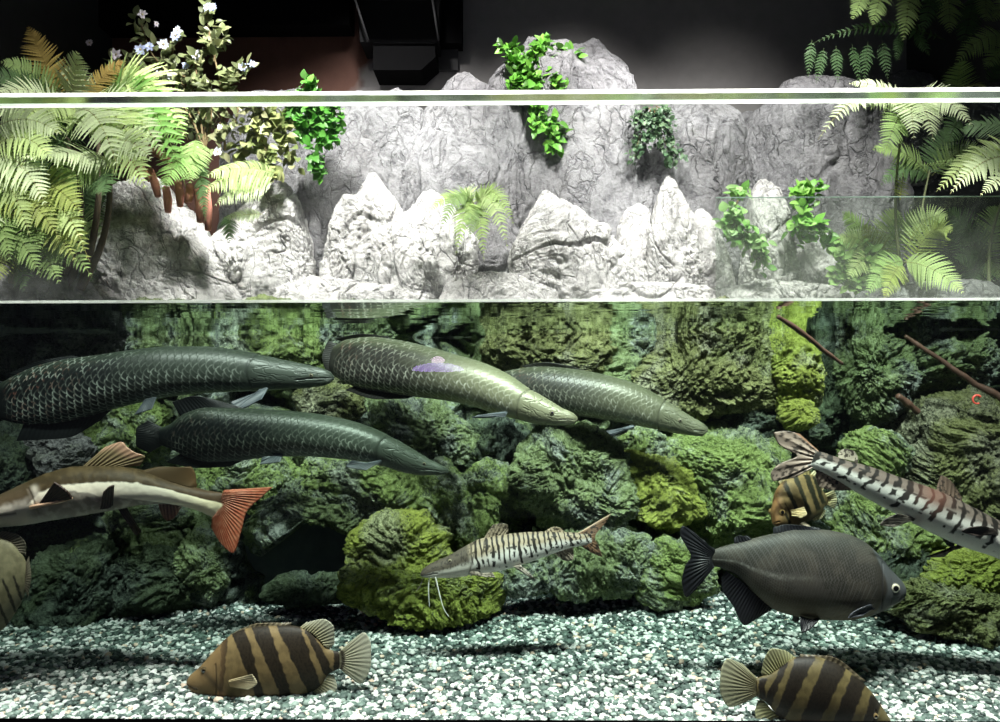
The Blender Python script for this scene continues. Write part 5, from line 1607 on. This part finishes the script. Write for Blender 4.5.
fern('yellow-green fern with comb-like fronds above a white stone', (276, 176), 1.75,
     [((278, 174), (206, 176), 1.55, 15, LIME, dict(sag=0.10, droop=0.5)), ((276, 178), (204, 192), 1.55, 15, LIME, dict(sag=0.14, droop=0.5)), ((274, 182), (214, 206), 1.6, 13, PALE, dict(sag=0.10, droop=0.4)), ((262, 214), (224, 218), 1.7, 8, PALE, dict(sag=0.03)),
      ((228, 214), (230, 242), 1.75, 10, DEEP, dict(sag=0.02, npair=12))], seed=8)
fern('small fern growing between the white stones in the middle', (474, 206), 1.9,
     [((474, 206), (428, 214), 1.75, 13, (0.30, 0.42, 0.14), dict(sag=0.28)), ((474, 204), (440, 232), 1.7, 12, (0.18, 0.28, 0.09), dict(sag=0.35)), ((474, 206), (456, 256), 1.65, 13, (0.30, 0.42, 0.14), dict(sag=0.25)), ((476, 206), (484, 262), 1.65, 12, (0.30, 0.42, 0.14), dict(sag=0.22)),
      ((476, 204), (508, 250), 1.7, 13, (0.40, 0.52, 0.22), dict(sag=0.35)), ((476, 204), (514, 226), 1.75, 12, (0.30, 0.42, 0.14), dict(sag=0.4)), ((474, 206), (462, 194), 2.0, 12, (0.40, 0.52, 0.22), dict(sag=0.3)), ((476, 204), (498, 198), 1.95, 13, (0.30, 0.42, 0.14), dict(sag=0.3)), ((475, 206), (470, 240), 1.66, 12, (0.18, 0.28, 0.09), dict(sag=0.2))], seed=9)
YR = 1.3
fern('bright fern spreading just below the pane edge at right', (905, 108), YR + 0.2,
     [((908, 108), (818, 140), YR - 0.1, 15, PALE, dict(sag=0.20, npair=26)), ((906, 106), (836, 108), YR, 15, PALE, dict(sag=0.12, npair=26)), ((908, 104), (848, 84), YR + 0.2, 10, PALE, dict(sag=0.12)), ((908, 108), (884, 156), YR - 0.05, 18, (0.30, 0.44, 0.16), dict(sag=0.1)),
      ((910, 106), (934, 142), YR - 0.1, 22, PALE, dict(sag=0.25)), ((912, 104), (972, 126), YR, 18, PALE, dict(sag=0.25)), ((908, 106), (914, 140), YR - 0.1, 18, PALE, dict(sag=0.2))], seed=10)
fern('fern with long pale fronds reaching in from the right edge of the picture', (1020, 160), YR,
     [((1030, 150), (936, 192), YR - 0.2, 20, LIME, dict(sag=0.12, npair=28)), ((1030, 166), (950, 194), YR - 0.3, 20, PALE, dict(sag=0.15, npair=28)), ((1030, 180), (980, 196), YR - 0.3, 14, PALE, dict(sag=0.1)), ((1030, 130), (960, 130), YR + 0.2, 20, DEEP, dict(sag=0.1)),
      ((1010, 168), (918, 166), YR + 0.4, 8, MID, dict(sag=0.06)), ((900, 200), (904, 172), YR + 0.4, 8, OLIVE, dict(sag=0.02, npair=14))], seed=11)
fern('curling yellow-green fern low down at right near the waterline', (905, 262), YR + 0.1,
     [((908, 270), (952, 232), YR - 0.05, 19, OLIVE, dict(sag=0.35, face=(0.2, -1, 0.2))), ((905, 250), (948, 218), YR, 18, LIME, dict(sag=0.3)), ((904, 262), (964, 294), YR - 0.1, 18, LIME, dict(sag=0.12)), ((904, 262), (866, 296), YR - 0.05, 16, MID, dict(sag=0.15)),
      ((902, 264), (884, 300), YR - 0.1, 14, OLIVE, dict(sag=0.1))], seed=12)
fern('soft green fern standing behind the low glass partition', (880, 256), 1.75,
     [((880, 260), (842, 212), 1.7, 16, MID, dict(sag=0.1)), ((880, 258), (896, 208), 1.75, 18, LIME, dict(sag=0.1)), ((880, 260), (838, 240), 1.65, 16, LIME, dict(sag=0.2)), ((882, 260), (930, 216), 1.7, 18, MID, dict(sag=0.2)), ((880, 260), (848, 280), 1.6, 16, LIME, dict(sag=0.2)), ((884, 258), (862, 226), 1.7, 14, OLIVE, dict(sag=0.1))], seed=13)
fern('tangled dim fern in the right corner behind the low glass partition', (985, 262), 1.7,
     [((985, 262), (946, 210), 1.65, 22, DEEP, dict(sag=0.1)), ((985, 262), (1000, 206), 1.7, 22, MID, dict(sag=0.1)), ((986, 264), (956, 262), 1.6, 20, DEEP, dict(sag=0.2)), ((985, 262), (1004, 280), 1.6, 20, MID, dict(sag=0.2)), ((985, 262), (970, 292), 1.6, 18, DEEP, dict(sag=0.1)), ((980, 240), (926, 232), 1.75, 18, DEEP, dict(sag=0.2))], seed=14)
fern('shaded fern in the gloom behind the bright fern at right', (930, 170), 2.1,
     [((930, 176), (872, 150), 2.0, 18, MID, dict(sag=0.15)), ((930, 176), (950, 128), 2.1, 18, DEEP, dict(sag=0.1)), ((932, 176), (985, 150), 2.0, 18, MID, dict(sag=0.2)), ((930, 178), (880, 186), 1.95, 14, DEEP, dict(sag=0.2)), ((960, 120), (948, 144), 1.7, 14, DEEP, dict(sag=0.05))], seed=15)
fern('mid-green fern filling the dim space behind the fern bank at the far left', (60, 230), 1.85,
     [((60, 236), (0, 160), 1.8, 30, MID, dict(sag=0.15)), ((62, 236), (110, 180), 1.8, 30, DEEP, dict(sag=0.15)), ((60, 240), (98, 238), 1.7, 26, MID, dict(sag=0.25)), ((60, 240), (16, 240), 1.75, 28, MID, dict(sag=0.2)), ((60, 240), (88, 288), 1.7, 24, DEEP, dict(sag=0.1)), ((60, 240), (40, 294), 1.7, 26, MID, dict(sag=0.1)),
      ((60, 236), (74, 160), 1.85, 28, DEEP, dict(sag=0.05)), ((60, 236), (36, 170), 1.85, 28, MID, dict(sag=0.05))], seed=21)
fern('pale fern hanging in front of the fern bank at the left picture edge', (-6, 150), YL - 0.35,
     [((-8, 150), (52, 160), YL - 0.5, 26, LIME, dict(sag=0.2)), ((-8, 160), (46, 206), YL - 0.5, 28, PALE, dict(sag=0.2)), ((-8, 170), (30, 236), YL - 0.5, 26, LIME, dict(sag=0.15)), ((-8, 130), (60, 134), YL - 0.45, 28, PALE, dict(sag=0.15)), ((-8, 180), (10, 262), YL - 0.5, 26, MID, dict(sag=0.08)),
      ((-8, 200), (60, 240), YL - 0.5, 26, OLIVE, dict(sag=0.2)), ((-8, 230), (40, 276), YL - 0.5, 24, MID, dict(sag=0.2))], seed=22)
DK = (0.06, 0.12, 0.045)
hang = [((945, 40), (808, 46), 2.2, 9, DK, dict(sag=0.12))]
for (bx, by, tx, ty, wd) in ((812, 40, 808, 78, 6), (824, 48, 816, 84, 6), (836, 46, 838, 84, 6.5), (852, 44, 860, 84, 6.5), (868, 42, 864, 82, 7), (882, 40, 888, 80, 6.5), (900, 34, 896, 62, 6.5), (915, 32, 930, 56, 7)):
    hang.append(((bx, by), (tx, ty), 2.15, wd, DK, dict(sag=0.0, npair=11, y0=2.2)))
fern('dark fern whose long frond hangs sideways in the gloom above the pane at right', (946, 40), 2.2, hang, seed=16)
hang = []
for (bx, by, tx, ty, wd, c) in ((868, -14, 852, 20, 10, MID), (884, -16, 872, 26, 11, MID), (912, -18, 903, 42, 12, MID), (936, -16, 922, 34, 11, DK), (948, -12, 950, 34, 13, MID), (985, -10, 986, 22, 13, MID), (975, -5, 962, 48, 13, DK), (1010, -5, 992, 22, 10, MID)):
    hang.append(((bx, by), (tx, ty), 2.0, wd, np.array(c) * 0.8, dict(sag=0.0, npair=16, y0=2.1)))
fern('dark green fern hanging down from the upper right corner', (930, -20), 2.1, hang, seed=17)
hung = [o for o in C.objects if o.type == 'EMPTY'][-1]
m_ = MB()
hp_ = np.array(hung.location)
m_.tube(np.array([hp_, hp_ + (0.2, 0.02, 0.06), (XW + 0.01, hp_[1] + 0.03, hp_[2] + 0.02)]), 0.014, 8, c=(0.07, 0.055, 0.035))
m_.build('stalk', M_STEM, hung)
fern('dim fern above the pane edge at the right picture border', (990, 84), 2.05,
     [((1010, 40), (954, 66), 2.0, 16, MID, dict(sag=0.2)), ((1012, 50), (985, 70), 1.95, 14, MID, dict(sag=0.15)), ((955, 96), (962, 60), 1.9, 16, MID, dict(sag=0.05)), ((958, 96), (985, 88), 1.85, 12, OLIVE, dict(sag=0.2)), ((990, 84), (1006, 56), 2.0, 14, DK, dict(sag=0.1))], seed=18)


def leaf_geo(m, p, d, nrm, ln, wd, col, bend=0.15):
    """one pointed oval leaf from p along d"""
    a = np.linspace(0, 1, 7)
    s = unit(np.cross(d, nrm))
    nn = unit(np.cross(s, d))
    c = p + d * (a * ln)[:, None] - nn * (bend * ln * a ** 2)[:, None]
    w_ = wd * np.sin(np.pi * a ** 0.8) ** 0.8 + 0.0003
    l_, r_ = c + s * w_[:, None] + nn * (w_ * 0.30)[:, None], c - s * w_[:, None] + nn * (w_ * 0.30)[:, None]
    k = 7
    q0 = np.stack([np.arange(k - 1), np.arange(1, k), np.arange(k + 1, 2 * k), np.arange(k, 2 * k - 1)], 1)
    m.add(np.concatenate([l_, c, r_]), np.concatenate([q0, q0 + k]), c=col)


def leafy(kind, label, cat, base, y, stems, lsize, cols, per=14, group=None, seed=0, flowers=(), spread=0.9, stemr=0.004, up=0.3, width=0.36, jit=3.6):
    """stems: pixel polylines with depth; leaves all along them"""
    rng = np.random.default_rng(seed + 300)
    root = thing(kind, label, cat, P(*base, y), group)
    lm = MB()
    k = scale_at(y)
    for st in stems:
        pts, ys = np.array(st[0], float), st[1]
        u = np.linspace(0, 1, 24)
        L = np.linspace(0, 1, len(pts))
        px, py = interp_cr(u, L, pts[:, 0]), interp_cr(u, L, pts[:, 1])
        c = P(px, py, y + (ys if np.isscalar(ys) else np.interp(u, L, ys)))
        sm = MB()
        sm.tube(c, np.linspace(stemr, stemr * 0.4, 24), 6, c=(0.16, 0.12, 0.06) if len(st) < 4 else st[3])
        sm.build('stem', M_STEM, root)
        n = int(2.3 * (st[2] if len(st) > 2 and st[2] is not None else per))
        for q in range(n):
            uu = rng.uniform(0.12, 1.0) if q > 2 else 1.0
            i = uu * 23
            i0 = min(int(i), 22)
            p = c[i0] + (c[i0 + 1] - c[i0]) * (i - i0) + rng.normal(0, jit * k, 3) * np.array([1, 0.7, 0.8])
            tan = unit(c[i0 + 1] - c[i0])
            d = unit(rng.normal(0, 1, 3) * spread + tan * 0.5 + np.array([0, -0.45, up]))
            nm = unit(np.array([0, -0.8, 0.7]) + rng.normal(0, 0.35, 3))
            ln = lsize * k * rng.uniform(0.65, 1.2)
            leaf_geo(lm, p, d, nm, ln, ln * width * rng.uniform(0.8, 1.15), np.array(cols[rng.integers(len(cols))]) * rng.uniform(0.75, 1.2), rng.uniform(0.05, 0.35))
    lm.build('foliage', M_LEAF, root)
    for (fx, fy, fr, fc) in flowers:
        fm = MB()
        p = P(fx, fy, y - 0.10)
        R = fr * k
        for h_ in range(2):
            for j in range(6):
                an = j * math.pi / 3 + h_ * 0.5 + rng.uniform(-0.15, 0.15)
                d = unit(np.array([math.cos(an), -0.35 - 0.3 * h_, math.sin(an)]))
                leaf_geo(fm, p + rng.normal(0, 0.08 * R, 3), d, np.array([0, -1, 0.1]), R * rng.uniform(0.8, 1.1), R * 0.30, np.array(fc) * rng.uniform(0.85, 1.0), 0.15)
        v, f = icosphere(2)
        fm.add(v * R * 0.2 + p + np.array([0, -R * 0.2, 0]), t=f, c=(0.45, 0.4, 0.25))
        fm.build('flower', M_PETAL, root)
    return root


BLU, WHT, PNK = (0.62, 0.70, 0.95), (0.80, 0.84, 0.95), (0.75, 0.70, 0.76)
GD, GM = (0.10, 0.12, 0.055), (0.22, 0.26, 0.12)
leafy('flowering_shrub', 'dark-leaved shrub with small pale blue flowers above the pane', 'shrub', (205, 150), 2.0,
      [([(205, 150), (190, 100), (172, 60), (176, 40)], -0.05, 26), ([(205, 150), (180, 90), (150, 50), (140, 20)], 0.1, 26), ([(205, 150), (170, 100), (140, 70), (134, 56)], 0.05, 24), ([(205, 150), (196, 100), (182, 76), (160, 80)], -0.1, 24),
       ([(205, 150), (206, 108), (196, 70), (196, 60)], -0.1, 22), ([(225, 150), (222, 96), (216, 64), (210, 44), (216, 38)], -0.08, 9), ([(212, 60), (209, 30), (206, 8)], -0.05, 24), ([(214, 62), (216, 46), (224, 38)], -0.08, 16), ([(222, 90), (232, 76), (246, 68)], -0.08, 24),
       ([(205, 150), (186, 110), (160, 90), (152, 84)], -0.12, 24), ([(205, 150), (212, 110), (210, 90), (200, 84)], -0.1, 22), ([(205, 150), (160, 110), (124, 70), (110, 60)], 0.15, 18), ([(205, 150), (215, 110), (226, 96), (232, 92)], -0.05, 10)],
      11, [GD, GM, (0.15, 0.18, 0.08), (0.26, 0.28, 0.14)], seed=1, stemr=0.008, width=0.30,
      flowers=[(141, 50, 6, BLU), (150, 47, 5, BLU), (164, 45, 6, WHT), (176, 36, 6, BLU), (178, 31, 5, WHT), (143, 15, 5, PNK), (117, 55, 6, PNK), (196, 56, 6, WHT), (186, 66, 4, BLU), (158, 77, 6, WHT), (171, 77, 5, WHT), (160, 90, 6, WHT), (207, 8, 4, BLU), (213, 8, 5, BLU), (243, 68, 5, BLU), (252, 64, 4, BLU), (157, 24, 3, PNK), (90, 43, 4, PNK)])
leafy('flowering_shrub', 'sparse leafy stems with white flowers hanging behind the pane below the shrub', 'shrub', (222, 96), 1.95,
      [([(222, 96), (222, 116), (216, 136), (222, 150)], -0.05, 14), ([(222, 96), (238, 110), (232, 128), (226, 132)], -0.05, 14), ([(222, 96), (200, 120), (190, 132)], 0.05, 16), ([(230, 96), (250, 104), (262, 108)], 0.0, 16), ([(222, 96), (208, 108), (200, 104)], 0.0, 14), ([(222, 96), (180, 110), (160, 120)], 0.05, 16)],
      10, [GM, (0.30, 0.30, 0.17), (0.20, 0.22, 0.11)], seed=2, stemr=0.006, width=0.32, up=-0.1,
      flowers=[(194, 147, 5, WHT), (218, 152, 5, WHT), (220, 127, 3, WHT), (241, 100, 3, WHT)])
leafy('trailing_plant', 'olive-leaved trailing plant hanging beside the bright green one', 'plant', (252, 112), 2.05,
      [([(262, 110), (270, 122), (284, 138), (292, 160)], -0.05, 26), ([(262, 110), (256, 126), (262, 142)], -0.05, 24), ([(258, 128), (246, 144), (240, 152)], -0.05, 20), ([(262, 140), (268, 156), (274, 176)], -0.08, 22), ([(260, 112), (278, 116), (286, 126)], 0, 18)],
      12, [(0.24, 0.28, 0.10), (0.18, 0.23, 0.08), (0.30, 0.32, 0.14)], seed=3, width=0.36, up=-0.15, group='plants trailing over the rocks')
leafy('trailing_plant', 'bright green bushy plant trailing down behind the pane left of centre', 'plant', (312, 92), 2.15,
      [([(312, 96), (300, 104), (290, 118)], -0.1, 26), ([(312, 96), (316, 112), (312, 130)], -0.12, 30), ([(312, 96), (328, 104), (338, 118)], -0.1, 26), ([(316, 110), (320, 134), (316, 160), (320, 172)], -0.1, 34), ([(312, 110), (304, 126), (300, 138)], -0.1, 24), ([(312, 98), (308, 90), (312, 84)], -0.08, 18), ([(326, 110), (334, 130), (330, 142)], -0.1, 26), ([(312, 96), (296, 100), (288, 106)], -0.1, 20)],
      9.5, [(0.10, 0.34, 0.05), (0.16, 0.44, 0.07), (0.08, 0.24, 0.04), (0.12, 0.30, 0.07)], seed=4, width=0.38, up=-0.05, group='plants trailing over the rocks')
leafy('climbing_plant', 'glossy green climber spilling over the tallest cliff stone', 'plant', (528, 66), 2.5,
      [([(540, 70), (528, 60), (514, 50), (504, 48)], -0.05, 26), ([(536, 70), (524, 74), (512, 84)], -0.1, 32), ([(538, 68), (538, 56), (542, 44)], -0.05, 24), ([(540, 66), (550, 56), (562, 52)], -0.05, 18), ([(538, 70), (532, 80), (528, 92)], -0.12, 34), ([(530, 88), (534, 106), (540, 118), (538, 130)], -0.15, 30), ([(540, 112), (548, 124), (556, 130)], -0.15, 16), ([(556, 126), (553, 138), (555, 148)], -0.15, 16), ([(540, 72), (552, 80), (560, 88)], -0.12, 16), ([(548, 60), (562, 54), (574, 56)], 0.0, 14), ([(532, 72), (520, 64), (512, 58)], -0.1, 26)],
      10.5, [(0.14, 0.38, 0.05), (0.20, 0.46, 0.07), (0.07, 0.18, 0.03), (0.10, 0.28, 0.04)], seed=5, width=0.32, up=0.05, group='plants trailing over the rocks')
leafy('trailing_plant', 'dark green fine-leaved plant drooping down the rounded cliff stone', 'plant', (655, 106), 2.45,
      [([(652, 108), (644, 122), (638, 142), (634, 160)], -0.1, 46), ([(652, 108), (652, 124), (646, 140)], -0.1, 46), ([(656, 108), (660, 130), (668, 150), (670, 164)], -0.1, 50), ([(656, 108), (664, 124), (672, 142), (676, 156)], -0.1, 46), ([(650, 108), (640, 116), (636, 126)], -0.1, 36), ([(656, 106), (666, 114), (670, 130)], -0.1, 36), ([(654, 108), (656, 126), (656, 140)], -0.12, 46)],
      5.5, [(0.06, 0.12, 0.06), (0.09, 0.16, 0.08), (0.05, 0.09, 0.05), (0.14, 0.22, 0.12)], seed=6, width=0.34, up=-0.3, group='plants trailing over the rocks')
leafy('climbing_plant', 'light green leafy stems hanging beside the round-headed white pillar', 'plant', (738, 200), 1.95,
      [([(738, 200), (734, 216), (740, 232), (752, 246), (764, 268)], -0.1, 40), ([(738, 200), (728, 222), (734, 240)], -0.1, 24), ([(742, 226), (756, 242), (762, 256)], -0.12, 24), ([(738, 204), (738, 194), (742, 190)], -0.05, 10)],
      10, [(0.30, 0.50, 0.18), (0.22, 0.44, 0.12), (0.36, 0.55, 0.24), (0.12, 0.28, 0.06)], seed=7, width=0.36, up=-0.15, group='plants trailing over the rocks')
leafy('climbing_plant', 'fresh green sprig with upright leaves on top of the pillar, right of it', 'plant', (800, 216), 1.98,
      [([(800, 220), (801, 200), (803, 186)], -0.05, 20), ([(800, 220), (808, 200), (816, 190)], -0.05, 16), ([(800, 214), (806, 226), (820, 232)], -0.1, 26), ([(802, 216), (798, 228), (804, 240)], -0.08, 20), ([(812, 226), (826, 240), (836, 248)], -0.05, 20)],
      11, [(0.20, 0.46, 0.08), (0.28, 0.52, 0.12), (0.14, 0.34, 0.06)], seed=8, width=0.36, up=0.3, group='plants trailing over the rocks')
leafy('leafy_plant', 'soft pale green bush low behind the partition near the waterline', 'plant', (856, 290), 1.8,
      [([(856, 292), (846, 270), (840, 254)], -0.1, 30), ([(856, 292), (864, 270), (872, 254)], -0.1, 30), ([(856, 292), (850, 280), (836, 276)], -0.1, 26), ([(856, 292), (872, 282), (884, 272)], -0.1, 24), ([(856, 292), (858, 262), (852, 240)], -0.05, 26)],
      11, [(0.30, 0.48, 0.16), (0.36, 0.52, 0.2), (0.24, 0.42, 0.12)], seed=9, width=0.34, up=0.15, group='plants trailing over the rocks')

# reddish dead fern stubs at the corner of the fern bank
rt = thing('dead_fern_stump', 'cluster of reddish-brown cut fern stalks hanging over the white slope', 'plant', P(180, 190, 1.8))
for k_, (x0, y0, x1, y1) in enumerate(((112, 152, 140, 176), (128, 154, 150, 180), (150, 170, 158, 196), (166, 188, 168, 212), (178, 182, 180, 206), (190, 186, 188, 202), (206, 186, 208, 230), (198, 190, 200, 222), (148, 148, 170, 162))):
    m_ = MB()
    m_.tube(P(np.array([x0, (x0 + x1) / 2 + 1, x1]), np.array([y0, (y0 + y1) / 2, y1]), np.array([1.75, 1.72, 1.7])), np.array([0.022, 0.026, 0.018]), 9, c=(0.48, 0.20, 0.15))
    m_.build('stalk', M_STEM, rt)
m_ = MB()
m_.tube(P(np.array([18, 16, 20, 12]), np.array([128, 170, 216, 284]), 1.25), np.array([0.018, 0.016, 0.016, 0.02]), 10, c=(0.34, 0.30, 0.22))
st_ = m_.build('branch', M_STEM)
tag(st_, 'bare greyish upright stem among the ferns in the left corner', 'branch')

# ------------------------------------------------------------------ low glass partition at right
def partition_mat():
    m, nt, out = new_mat('hazy_partition_glass')
    n = N(nt)
    geo = n('NewGeometry')
    fr = n('Fresnel', {'IOR': 1.45}).outputs[0]
    k = n.math('MULTIPLY', fr, n.math('SUBTRACT', 1.0, geo.outputs['Backfacing']))
    f = n.noise(geo.outputs['Position'], 4, 5, 0.6)
    hz = n.math('MULTIPLY', n.ramp(f, [(0.3, 0.5), (0.7, 1.0)]), 0.035)
    tr = n('BsdfTransparent', {'Color': (0.95, 0.98, 0.95, 1)}).outputs[0]
    df = n('BsdfDiffuse', {'Color': (0.75, 0.85, 0.72, 1)}).outputs[0]
    tl = n('BsdfTranslucent', {'Color': (0.75, 0.85, 0.72, 1)}).outputs[0]
    a = n('MixShader', {0: hz, 1: tr, 2: n('MixShader', {0: 0.5, 1: df, 2: tl}).outputs[0]}).outputs[0]
    gl = n('BsdfGlossy', {'Roughness': 0.0}).outputs[0]
    n.link(n('MixShader', {0: k, 1: a, 2: gl}).outputs[0], out.inputs[0])
    return m


ya = 1.22
xa, za = P(716, 197, ya)[0], P(860, 197, ya)[2]
m_ = MB()
m_.box((xa, ya, Z_WATER + 0.004), (XW - 0.05, ya + 0.012, za))
pt = m_.build('glass_partition', partition_mat(), smooth=False)
tag(pt, 'low frameless hazy glass partition standing inside the tank at right', 'glass panel')
m_ = MB()
m_.box((xa, ya - 0.001, za), (XW - 0.05, ya + 0.013, za + 0.003))
ed = m_.build('polished_edge', milky_mat('greenish_glass_edge', (0.45, 0.60, 0.52), 0.7), pt, smooth=False)

# ------------------------------------------------------------------ slatted housing on the back wall
M_HOUSE = plain_mat('dark_grey_metal', (0.012, 0.012, 0.013), 0.8, spec=0.1, nscale=30, bump=0.0)
M_RAIL = plain_mat('worn_steel_rail', (0.045, 0.045, 0.048), 0.6, spec=0.2, nscale=30)
yv = 3.0
vr = thing('ventilation_unit', 'dark slatted ventilation unit hanging high on the back wall', 'ventilation unit', P(400, 40, yv))


def quadprism(pix, y0, y1):
    """closed prism: pixel outline at depth y0 pushed back to y1"""
    a = P([p[0] for p in pix], [p[1] for p in pix], y0)
    b = a.copy()
    b[:, 1] = y1
    n = len(pix)
    return np.concatenate([a, b]), [tuple(range(n))[::-1], tuple(range(n, 2 * n))], [(i, (i + 1) % n, (i + 1) % n + n, i + n) for i in range(n)]


def prism(name, pix, y0, y1, mat, parent):
    v, caps, sides = quadprism(pix, y0, y1)
    return obj(name, v, [np.array(caps), np.array(sides)], mat, parent, smooth=False)


prism('casing', [(360, 42), (438, 42), (440, -40), (356, -40)], yv + 0.10, 3.39, M_HOUSE, vr)
m_ = MB()
for j in range(26):
    z0 = 40 - j * 3.0
    e_ = max(0.0, (40 - z0) / 40.0)
    a_, b_ = P(369 - 16 * e_, z0, yv + 0.06), P(438 - 8 * e_ * 0.9, z0, yv + 0.06)
    s_ = 0.007
    v = [a_ + (0, 0, s_), b_ + (0, 0, s_), b_ + (0, 0.03, -s_), a_ + (0, 0.03, -s_), a_ + (0, 0.006, s_ + 0.003), b_ + (0, 0.006, s_ + 0.003), b_ + (0, 0.036, -s_ + 0.003), a_ + (0, 0.036, -s_ + 0.003)]
    m_.add(v, [(3, 2, 1, 0), (4, 5, 6, 7), (0, 1, 5, 4), (1, 2, 6, 5), (2, 3, 7, 6), (3, 0, 4, 7)])
m_.build('grille', M_HOUSE, vr, smooth=False)
for (x0, x1) in ((352, 368), (431, 438.5)):
    m_ = MB()
    m_.tube(P(np.array([x0, x1]), np.array([-10.0, 40.0]), yv + 0.04), 0.009, 8)
    m_.build('rail', M_RAIL, vr)
prism('lower_box', [(373, 70), (373, 57), (373.5, 42), (435, 42), (435.5, 57), (421, 70)], yv + 0.10, 3.39, M_BLACK, vr)
prism('side_panel', [(435, 70), (436, 42), (458, 42), (458, 70)], 3.36, 3.395, plain_mat('grey_painted_panel', (0.06, 0.06, 0.062), 0.9, spec=0.1), vr)
prism('back_plate', [(436, 43), (438, -40), (462, -40), (462, 43)], 3.25, 3.395, M_BLACK, vr)

# ------------------------------------------------------------------ sticks and a red scrap
M_WOOD = plain_mat('wet_red_brown_wood', (0.085, 0.042, 0.028), 0.6, noise=0.5, nscale=24, bump=0.004)


def stick(label, pts, ys, r):
    m = MB()
    pts = np.array(pts, float)
    u = np.linspace(0, 1, 40)
    L = np.linspace(0, 1, len(pts))
    px, py, yy = np.interp(u, L, pts[:, 0]), np.interp(u, L, pts[:, 1]), np.interp(u, L, ys)
    c = P(px, py, yy)
    wob = np.stack([perlin(c * 9), perlin(c * 9 + 30), perlin(c * 9 + 60)], 1) * 0.006
    m.tube(c + wob, np.interp(u, [0, 0.5, 1], r) * (1 + 0.25 * perlin(c * 25)), 12)
    return tag(m.build('driftwood_stick', M_WOOD), label, 'stick')


stick('reddish-brown driftwood stick slanting down from the surface beside the dark gap', [(778, 316), (806, 336), (842, 364)], [0.50, 0.56, 0.64], (0.010, 0.012, 0.008))
stick('long reddish-brown driftwood stick slanting down towards the right edge', [(904, 336), (930, 352), (975, 384), (1004, 398)], [1.3, 1.28, 1.25, 1.22], (0.010, 0.013, 0.022))
stick('short brown piece of driftwood under the pitted rock in the right-hand gap', [(898, 396), (918, 412)], [1.30, 1.34], (0.014, 0.02, 0.016))
m_ = MB()
an = np.linspace(0.6, 5.2, 24)
m_.tube(P(977 + 4.2 * np.cos(an), 399.5 - 4.2 * np.sin(an), 1.05), np.linspace(0.006, 0.004, 24), 8, c=(0.75, 0.10, 0.07))
tag(m_.build('red_scrap', col_mat('red_skin', 0.5, 0.4, vary=0.3)), 'small curled red scrap on the large brown-green rock', 'scrap')

# ------------------------------------------------------------------ mushroom-shaped purple lamp in the visitors' hall (seen mirrored in the pane)
def glow_mat(name, col, strength):
    m, nt, out = new_mat(name)
    n = N(nt)
    f = n.noise(n('TexCoord').outputs['Object'], 18, 3, 0.5)
    e = n('Emission', {'Color': (*col, 1), 'Strength': n.math('MULTIPLY', n.math('ADD', f, 0.5), strength)})
    n.link(e.outputs[0], out.inputs[0])
    return m


lmp = thing('hall_lamp', 'purple glowing mushroom-shaped lamp of the visitors hall, mirrored faintly in the pane', 'lamp', (-0.54, -3.0, 0.0))
v0, f0 = icosphere(4)
sv = v0 * np.array([0.20, 0.20, 0.055])
sv[:, 2] = np.where(sv[:, 2] < 0, sv[:, 2] * 0.25, sv[:, 2])
obj('lamp_shade', sv + np.array([-0.54, -3.0, 1.37]), f0, glow_mat('purple_glow', (0.40, 0.20, 0.85), 11.0), lmp)
obj('lamp_finial', v0 * np.array([0.055, 0.055, 0.03]) + np.array([-0.54, -3.0, 1.445]), f0, glow_mat('pink_glow', (0.9, 0.6, 0.95), 13.0), lmp)
m_ = MB()
m_.tube(np.array([(-0.54, -3.0, 0.0), (-0.54, -3.0, 0.02), (-0.54, -3.0, 0.05), (-0.54, -3.0, 0.7), (-0.54, -3.0, 1.36)]), np.array([0.14, 0.14, 0.02, 0.016, 0.014]), 16)
m_.build('lamp_stand', M_BLACK, lmp)
m_ = MB()
m_.box((-3.4, -4.2, -0.06), (3.4, -0.02, 0.0))
struct(m_.build('floor_hall', M_DARKWALL, smooth=False))
